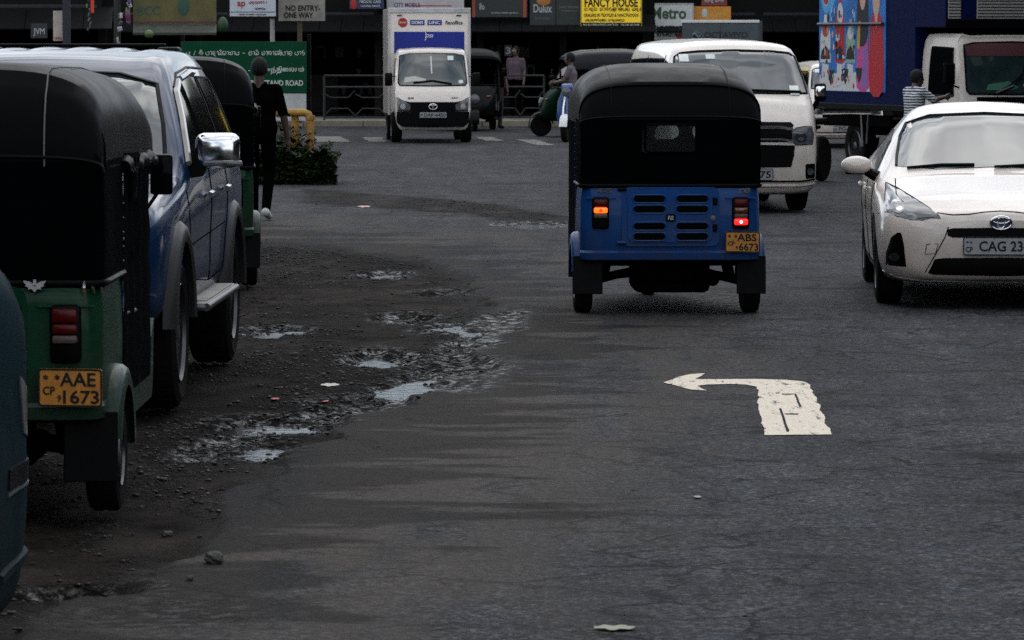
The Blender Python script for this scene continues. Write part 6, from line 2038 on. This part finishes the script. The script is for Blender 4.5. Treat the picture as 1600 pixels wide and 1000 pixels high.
# ------------------------------------------------------------------ people
def person(name, label, loc, rz, H, pose, cols, hair=True, voxel=.010, rx=0.0):
    """cols: shirt, trousers, shoe, sleeve fraction; pose overrides joints (local, forward +y)"""
    k = H / 1.70
    J = dict(pel=(0, 0, .93), waist=(0, 0, 1.08), chest=(0, 0, 1.28), neck=(0, 0, 1.44), head=(0, .015, 1.60),
             shL=(-.185, 0, 1.385), elL=(-.235, -.01, 1.11), haL=(-.25, .05, .87), shR=(.185, 0, 1.385), elR=(.235, -.01, 1.11), haR=(.25, .05, .87),
             hiL=(-.09, 0, .92), knL=(-.10, .02, .50), anL=(-.10, -.02, .09), toL=(-.11, .15, .035), hiR=(.09, 0, .92), knR=(.10, .02, .50), anR=(.10, -.02, .09), toR=(.11, .15, .035))
    J.update(pose)
    J = {a: Vector(b) * k for a, b in J.items()}
    shirt, trous, shoe, slv = cols
    segs = []        # a, b, ra, rb, slot (0 shirt, 1 trousers, 2 shoe, 3 skin)
    def sg(a, b, ra, rb, s): segs.append((Vector(a), Vector(b), ra * k, rb * k, s))
    sx_ = Vector((1, 0, 0)) * k
    for q in (-1, 1):
        sg(J['pel'] + sx_ * .075 * q, J['waist'] + sx_ * .06 * q, .110, .105, 1 if q else 1)
        sg(J['waist'] + sx_ * .065 * q, J['chest'] + sx_ * .075 * q, .108, .118, 0)
        sg(J['pel'] + sx_ * .08 * q + Vector((0, 0, .04)), J['waist'] + sx_ * .065 * q, .118, .110, 0)
        sg(J['chest'] + sx_ * .07 * q, J['neck'] + sx_ * .05 * q - Vector((0, 0, .04)), .112, .065, 0)
    sg(J['shL'], J['shR'], .062, .062, 0)
    sg(J['neck'] - Vector((0, 0, .05)), J['head'] - Vector((0, .02, .06)) * k, .058, .054, 3)
    for S in 'LR':
        sh, el, ha = J['sh' + S], J['el' + S], J['ha' + S]
        mid = sh + (el - sh) * min(slv, 1.0)
        sg(sh, mid, .064, .056, 0)
        if slv < 1:
            sg(mid, el, .046, .041, 3)
        fs = 3 if slv < 1.5 else 0
        sg(el, ha, .042 if fs == 3 else .05, .029 if fs == 3 else .038, fs)
        d = (ha - el).normalized()
        out = Vector((1 if S == 'R' else -1, 0, 0)); fwd = d.cross(out).normalized(); fwd = fwd if fwd.y > 0 else -fwd
        palm = ha + d * .055 * k
        sg(ha, palm + fwd * .018 * k, .027, .026, 3); sg(ha, palm - fwd * .02 * k, .025, .022, 3)
        for j, L in enumerate((.062, .075, .072, .055)):
            b0 = palm + d * .02 * k + fwd * (.033 - .022 * j) * k
            b1 = b0 + (d + out * -.25).normalized() * L * .55 * k
            sg(b0, b1, .0105, .010, 3); sg(b1, b1 + (d + out * -.9).normalized() * L * .45 * k, .010, .0085, 3)
        t0 = ha + d * .02 * k + fwd * .025 * k
        sg(t0, t0 + (d * .7 + fwd * .7).normalized() * .05 * k, .0125, .010, 3)
        hi, kn, an, to = J['hi' + S], J['kn' + S], J['an' + S], J['to' + S]
        sg(hi, kn, .092, .066, 1); sg(kn, an, .066, .050, 1)
        sg(an - Vector((0, .05, .035)) * k, to, .045, .036, 2); sg(an, an - Vector((0, 0, .04)) * k, .045, .045, 2)
    mb = MB()
    for (a, b_, ra, rb, s) in segs:
        mb.capsule(a, b_, ra, rb, 12)
    hd = J['head']
    mb.ball(hd, (.076 * k, .094 * k, .115 * k), 18, 12); mb.ball(hd + Vector((0, .02, -.05)) * k, (.060 * k, .075 * k, .070 * k), 14, 10)
    mb.capsule(hd + Vector((0, .085, .01)) * k, hd + Vector((0, .108, -.025)) * k, .012 * k, .017 * k, 8)
    for q in (-1, 1):
        mb.ball(hd + Vector((q * .080, -.01, -.01)) * k, (.012 * k, .022 * k, .032 * k), 10, 8)
    me = bpy.data.meshes.new(name); me.from_pydata(mb.v, [], mb.f); me.update()
    tmp = bpy.data.objects.new(name, me); COL.objects.link(tmp)
    md = tmp.modifiers.new('skin', 'REMESH'); md.mode = 'VOXEL'; md.voxel_size = voxel; md.use_smooth_shade = True
    m2 = tmp.modifiers.new('soft', 'SMOOTH'); m2.iterations = 2; m2.factor = .5
    bpy.context.view_layer.update()
    new = bpy.data.meshes.new_from_object(tmp.evaluated_get(bpy.context.evaluated_depsgraph_get()))
    bpy.data.objects.remove(tmp)
    n = len(new.polygons)
    C = np.zeros(n * 3); new.polygons.foreach_get('center', C); C = C.reshape(-1, 3)
    best = np.full(n, 1e9); slot = np.zeros(n, int)
    for (a, b_, ra, rb, s) in segs:
        A, D = np.array(a), np.array(b_ - a)
        t = np.clip(((C - A) @ D) / max(D @ D, 1e-9), 0, 1)
        dist = np.linalg.norm(C - A - t[:, None] * D, axis=1) - (ra + (rb - ra) * t)
        up = dist < best
        best[up] = dist[up]; slot[up] = s
    hdist = np.linalg.norm((C - np.array(hd)) / np.array((.085, .11, .13)) / k, axis=1)
    slot[hdist < 1.08] = 3
    for q in (shirt, trous, shoe, skin_m):
        new.materials.append(q)
    new.polygons.foreach_set('material_index', slot.astype(np.int32)); new.polygons.foreach_set('use_smooth', np.ones(n, bool))
    o = bpy.data.objects.new(name, new); COL.objects.link(o)
    o.location = loc; o.rotation_euler = (rx, 0, rz)
    tag(o, label, 'person')
    if hair:
        hm = MB(); hm.ball(hd + Vector((0, -.012, .022)) * k, (.092 * k, .106 * k, .112 * k), 22, 16)
        hm.v = [(p[0] * (1 + .02 * math.sin(p[2] * 190 + p[1] * 130)), p[1], p[2]) for p in hm.v if True]
        hm.v = [((p[0], min(p[1], (hd.y + .055 * k) + max(0, p[2] - hd.z - .05 * k) * .5), max(p[2], hd.z - (.115 if p[1] < hd.y - .03 * k else .04) * k))) for p in hm.v]
        hm.build('hair', hair_m, o, smooth=70)
        for q in (-1, 1):
            em = MB(); em.ball(hd + Vector((q * .030, .088, .012)) * k, (.011 * k, .008 * k, .007 * k), 10, 6); em.build('eye', white_print, o, smooth=60)
        mm = MB(); mm.ball(hd + Vector((0, .094, -.062)) * k, (.024 * k, .008 * k, .007 * k), 10, 6); mm.build('mouth', mat('lips', (.05, .02, .018), .5), o, smooth=60)
    return o


cloth_black = mat('cloth_black', (.0012, .0012, .0014), .9, spec=.01, bump=.4, bscale=12)
trainer = mat('trainer_white', (.42, .42, .42), .6)
x_, y_ = site(406, 344)
person('person', 'person in black clothes and white shoes walking away past the blue car', (x_, y_, ground_z(x_, y_) + .005), R(-6), 1.66,
       dict(elR=(.265, -.03, 1.11), haR=(.30, .03, .86), elL=(-.23, -.05, 1.12), haL=(-.24, .10, .90), knR=(.09, .09, .50), anR=(.085, -.10, .12), toR=(.09, .06, .035), knL=(-.09, .10, .50), anL=(-.09, .16, .085), toL=(-.09, .33, .035)),
       (cloth_black, cloth_black, trainer, .9), voxel=.0085)
x_, y_ = site(890, 215)
person('person', 'man in a grey shirt standing sideways by the scooter', (x_ + .03, y_ + .2, 0), R(80), 1.62,
       dict(elR=(.22, .10, 1.14), haR=(.12, .32, 1.12), elL=(-.22, .12, 1.14), haL=(-.10, .34, 1.10), head=(0, .03, 1.59)), (mat('shirt_grey', (.085, .072, .080), .85, vary=.2), cloth_black, trainer, .55))
x_, y_ = site(775, 201)
person('person', 'person in dark clothes standing at the kerb right of the box truck', (x_, y_, 0), R(200), 1.6, {}, (cloth_black, mat('trouser_brown', (.012, .010, .008), .9), black, .6))
person('person', 'person in a pale pink shirt behind the far railing', ((806 - 800) * 92.6 / FOCAL, 92.6, .12), R(150), 1.6, {}, (mat('shirt_pink', (.055, .035, .048), .85, vary=.3, vscale=14), cloth_black, black, .6))
stripes = mat('striped_cloth', (.4, .4, .4), .85)
nn, ll = stripes.node_tree.nodes, stripes.node_tree.links
wv_ = N(nn, 'ShaderNodeTexWave', Scale=9.0, Distortion=1.6, bands_direction='Z'); wv_.inputs['Detail Scale'].default_value = 2.0
tc_ = nn.new('ShaderNodeTexCoord'); ll.new(tc_.outputs['Object'], wv_.inputs['Vector'])
rp_ = nn.new('ShaderNodeValToRGB'); rp_.color_ramp.elements[0].position = .42; rp_.color_ramp.elements[1].position = .50
rp_.color_ramp.elements[0].color = (.008, .010, .020, 1); rp_.color_ramp.elements[1].color = (.42, .44, .46, 1)
ll.new(wv_.outputs['Fac'], rp_.inputs['Fac']); ll.new(rp_.outputs['Color'], nn['Principled BSDF'].inputs['Base Color'])
person('person', 'person in a striped shirt reaching to the lorry cab door', ((1428 - 800) * 52.2 / FOCAL, 52.2, 0), R(-60), 1.50,
       dict(elR=(.26, .16, 1.26), haR=(.22, .38, 1.30), elL=(-.22, .05, 1.12), haL=(-.2, .2, .95), head=(0, .05, 1.57)), (stripes, cloth_black, black, .95))
# riders of the blue three-wheeler, seen through its rear window
for (dx, dy, lab, hh) in ((-.125, .10, 'passenger in dark clothes on the left of the blue three-wheeler', 0), (.135, .10, 'passenger in dark clothes on the right of the blue three-wheeler', .02)):
    person('person', lab, (site(1041, 488)[0] + dx, site(1041, 488)[1] + .12, -.15 + hh), R(1.7), 1.55,
           dict(knL=(-.12, .42, .92), anL=(-.12, .46, .62), toL=(-.12, .60, .57), knR=(.12, .42, .92), anR=(.12, .46, .62), toR=(.12, .60, .57), elL=(-.2, .08, 1.14), haL=(-.12, .28, 1.0), elR=(.2, .08, 1.14), haR=(.12, .28, 1.0)),
           (cloth_black, cloth_black, black, .6), voxel=.014)

# ------------------------------------------------------------------ small things on the ground
def stone(px, py, s, label):
    x, y = site(px, py)
    bm = bmesh.new(); bmesh.ops.create_icosphere(bm, subdivisions=3, radius=1.0)
    for v in bm.verts:
        q = v.co
        f = 1 + .12 * math.sin(q.x * 2.1 + q.y * 1.7 + px) + .08 * math.sin(q.z * 6.1 + q.x * 4.7) + .03 * math.sin(q.y * 11 + q.z * 9)
        v.co = Vector((q.x * s[0] * f, q.y * s[1] * f, q.z * s[2] * f))
    me = bpy.data.meshes.new('stone'); bm.to_mesh(me); bm.free()
    me.materials.append(mat('stone', (.030, .030, .024), .8, vary=.6, vscale=25, bump=.6, bscale=50))
    o = bpy.data.objects.new('stone', me); COL.objects.link(o); o.location = (x, y, ground_z(x, y) + s[2] * .75)
    tag(o, label, 'stone', 'stones on the road edge')


stone(335, 880, (.036, .034, .024), 'fist-sized mossy stone on the road edge at lower left')
stone(296, 907, (.014, .014, .011), 'small round pebble below the mossy stone')
stone(262, 822, (.020, .020, .014), 'dark stone at the rim of the gravel near the green three-wheeler')


def scrap(name, px, py, L, W, m, label, cat):
    x, y = site(px, py)
    b = MB()
    P = [[(L * (i / 8 - .5), W * (j / 4 - .5) * (.15 + .85 * math.sin(PI * (i + .6) / 9.2)), .002 + .04 * L * math.sin(i * .9 + j * .7) ** 2 + .05 * L * (i / 8 - .5) ** 2) for j in range(5)] for i in range(9)]
    b.sheet(P)
    o = b.build(name, m, smooth=60, loc=(x, y, ground_z(x, y) + .004)); tag(o, label, cat)


paper = mat('paper', (.50, .47, .42), .8); pinkp = mat('pink_paper', (.42, .06, .08), .7)
scrap('paper_scrap', 516, 598, .10, .20, paper, 'crumpled white paper scrap lying in the gravel', 'litter')
scrap('paper_scrap', 569, 323, .14, .42, mat('peach_paper', (.48, .30, .27), .8), 'flat pale pink scrap far up the muddy shoulder', 'litter')
scrap('sweet_wrapper', 430, 619, .045, .10, pinkp, 'left pink sweet wrapper at the puddle edge', 'litter')
scrap('sweet_wrapper', 508, 618, .038, .10, pinkp, 'right pink sweet wrapper at the puddle edge', 'litter')
scrap('fallen_leaf', 960, 984, .13, .10, mat('dry_leaf', (.16, .17, .10), .6, vary=.3, vscale=30), 'pale dry leaf lying on the asphalt at the bottom', 'leaf')
scrap('paper_scrap', 1090, 778, .03, .07, mat('grey_scrap', (.22, .24, .26), .7), 'tiny bluish fleck of paper on the asphalt', 'litter')
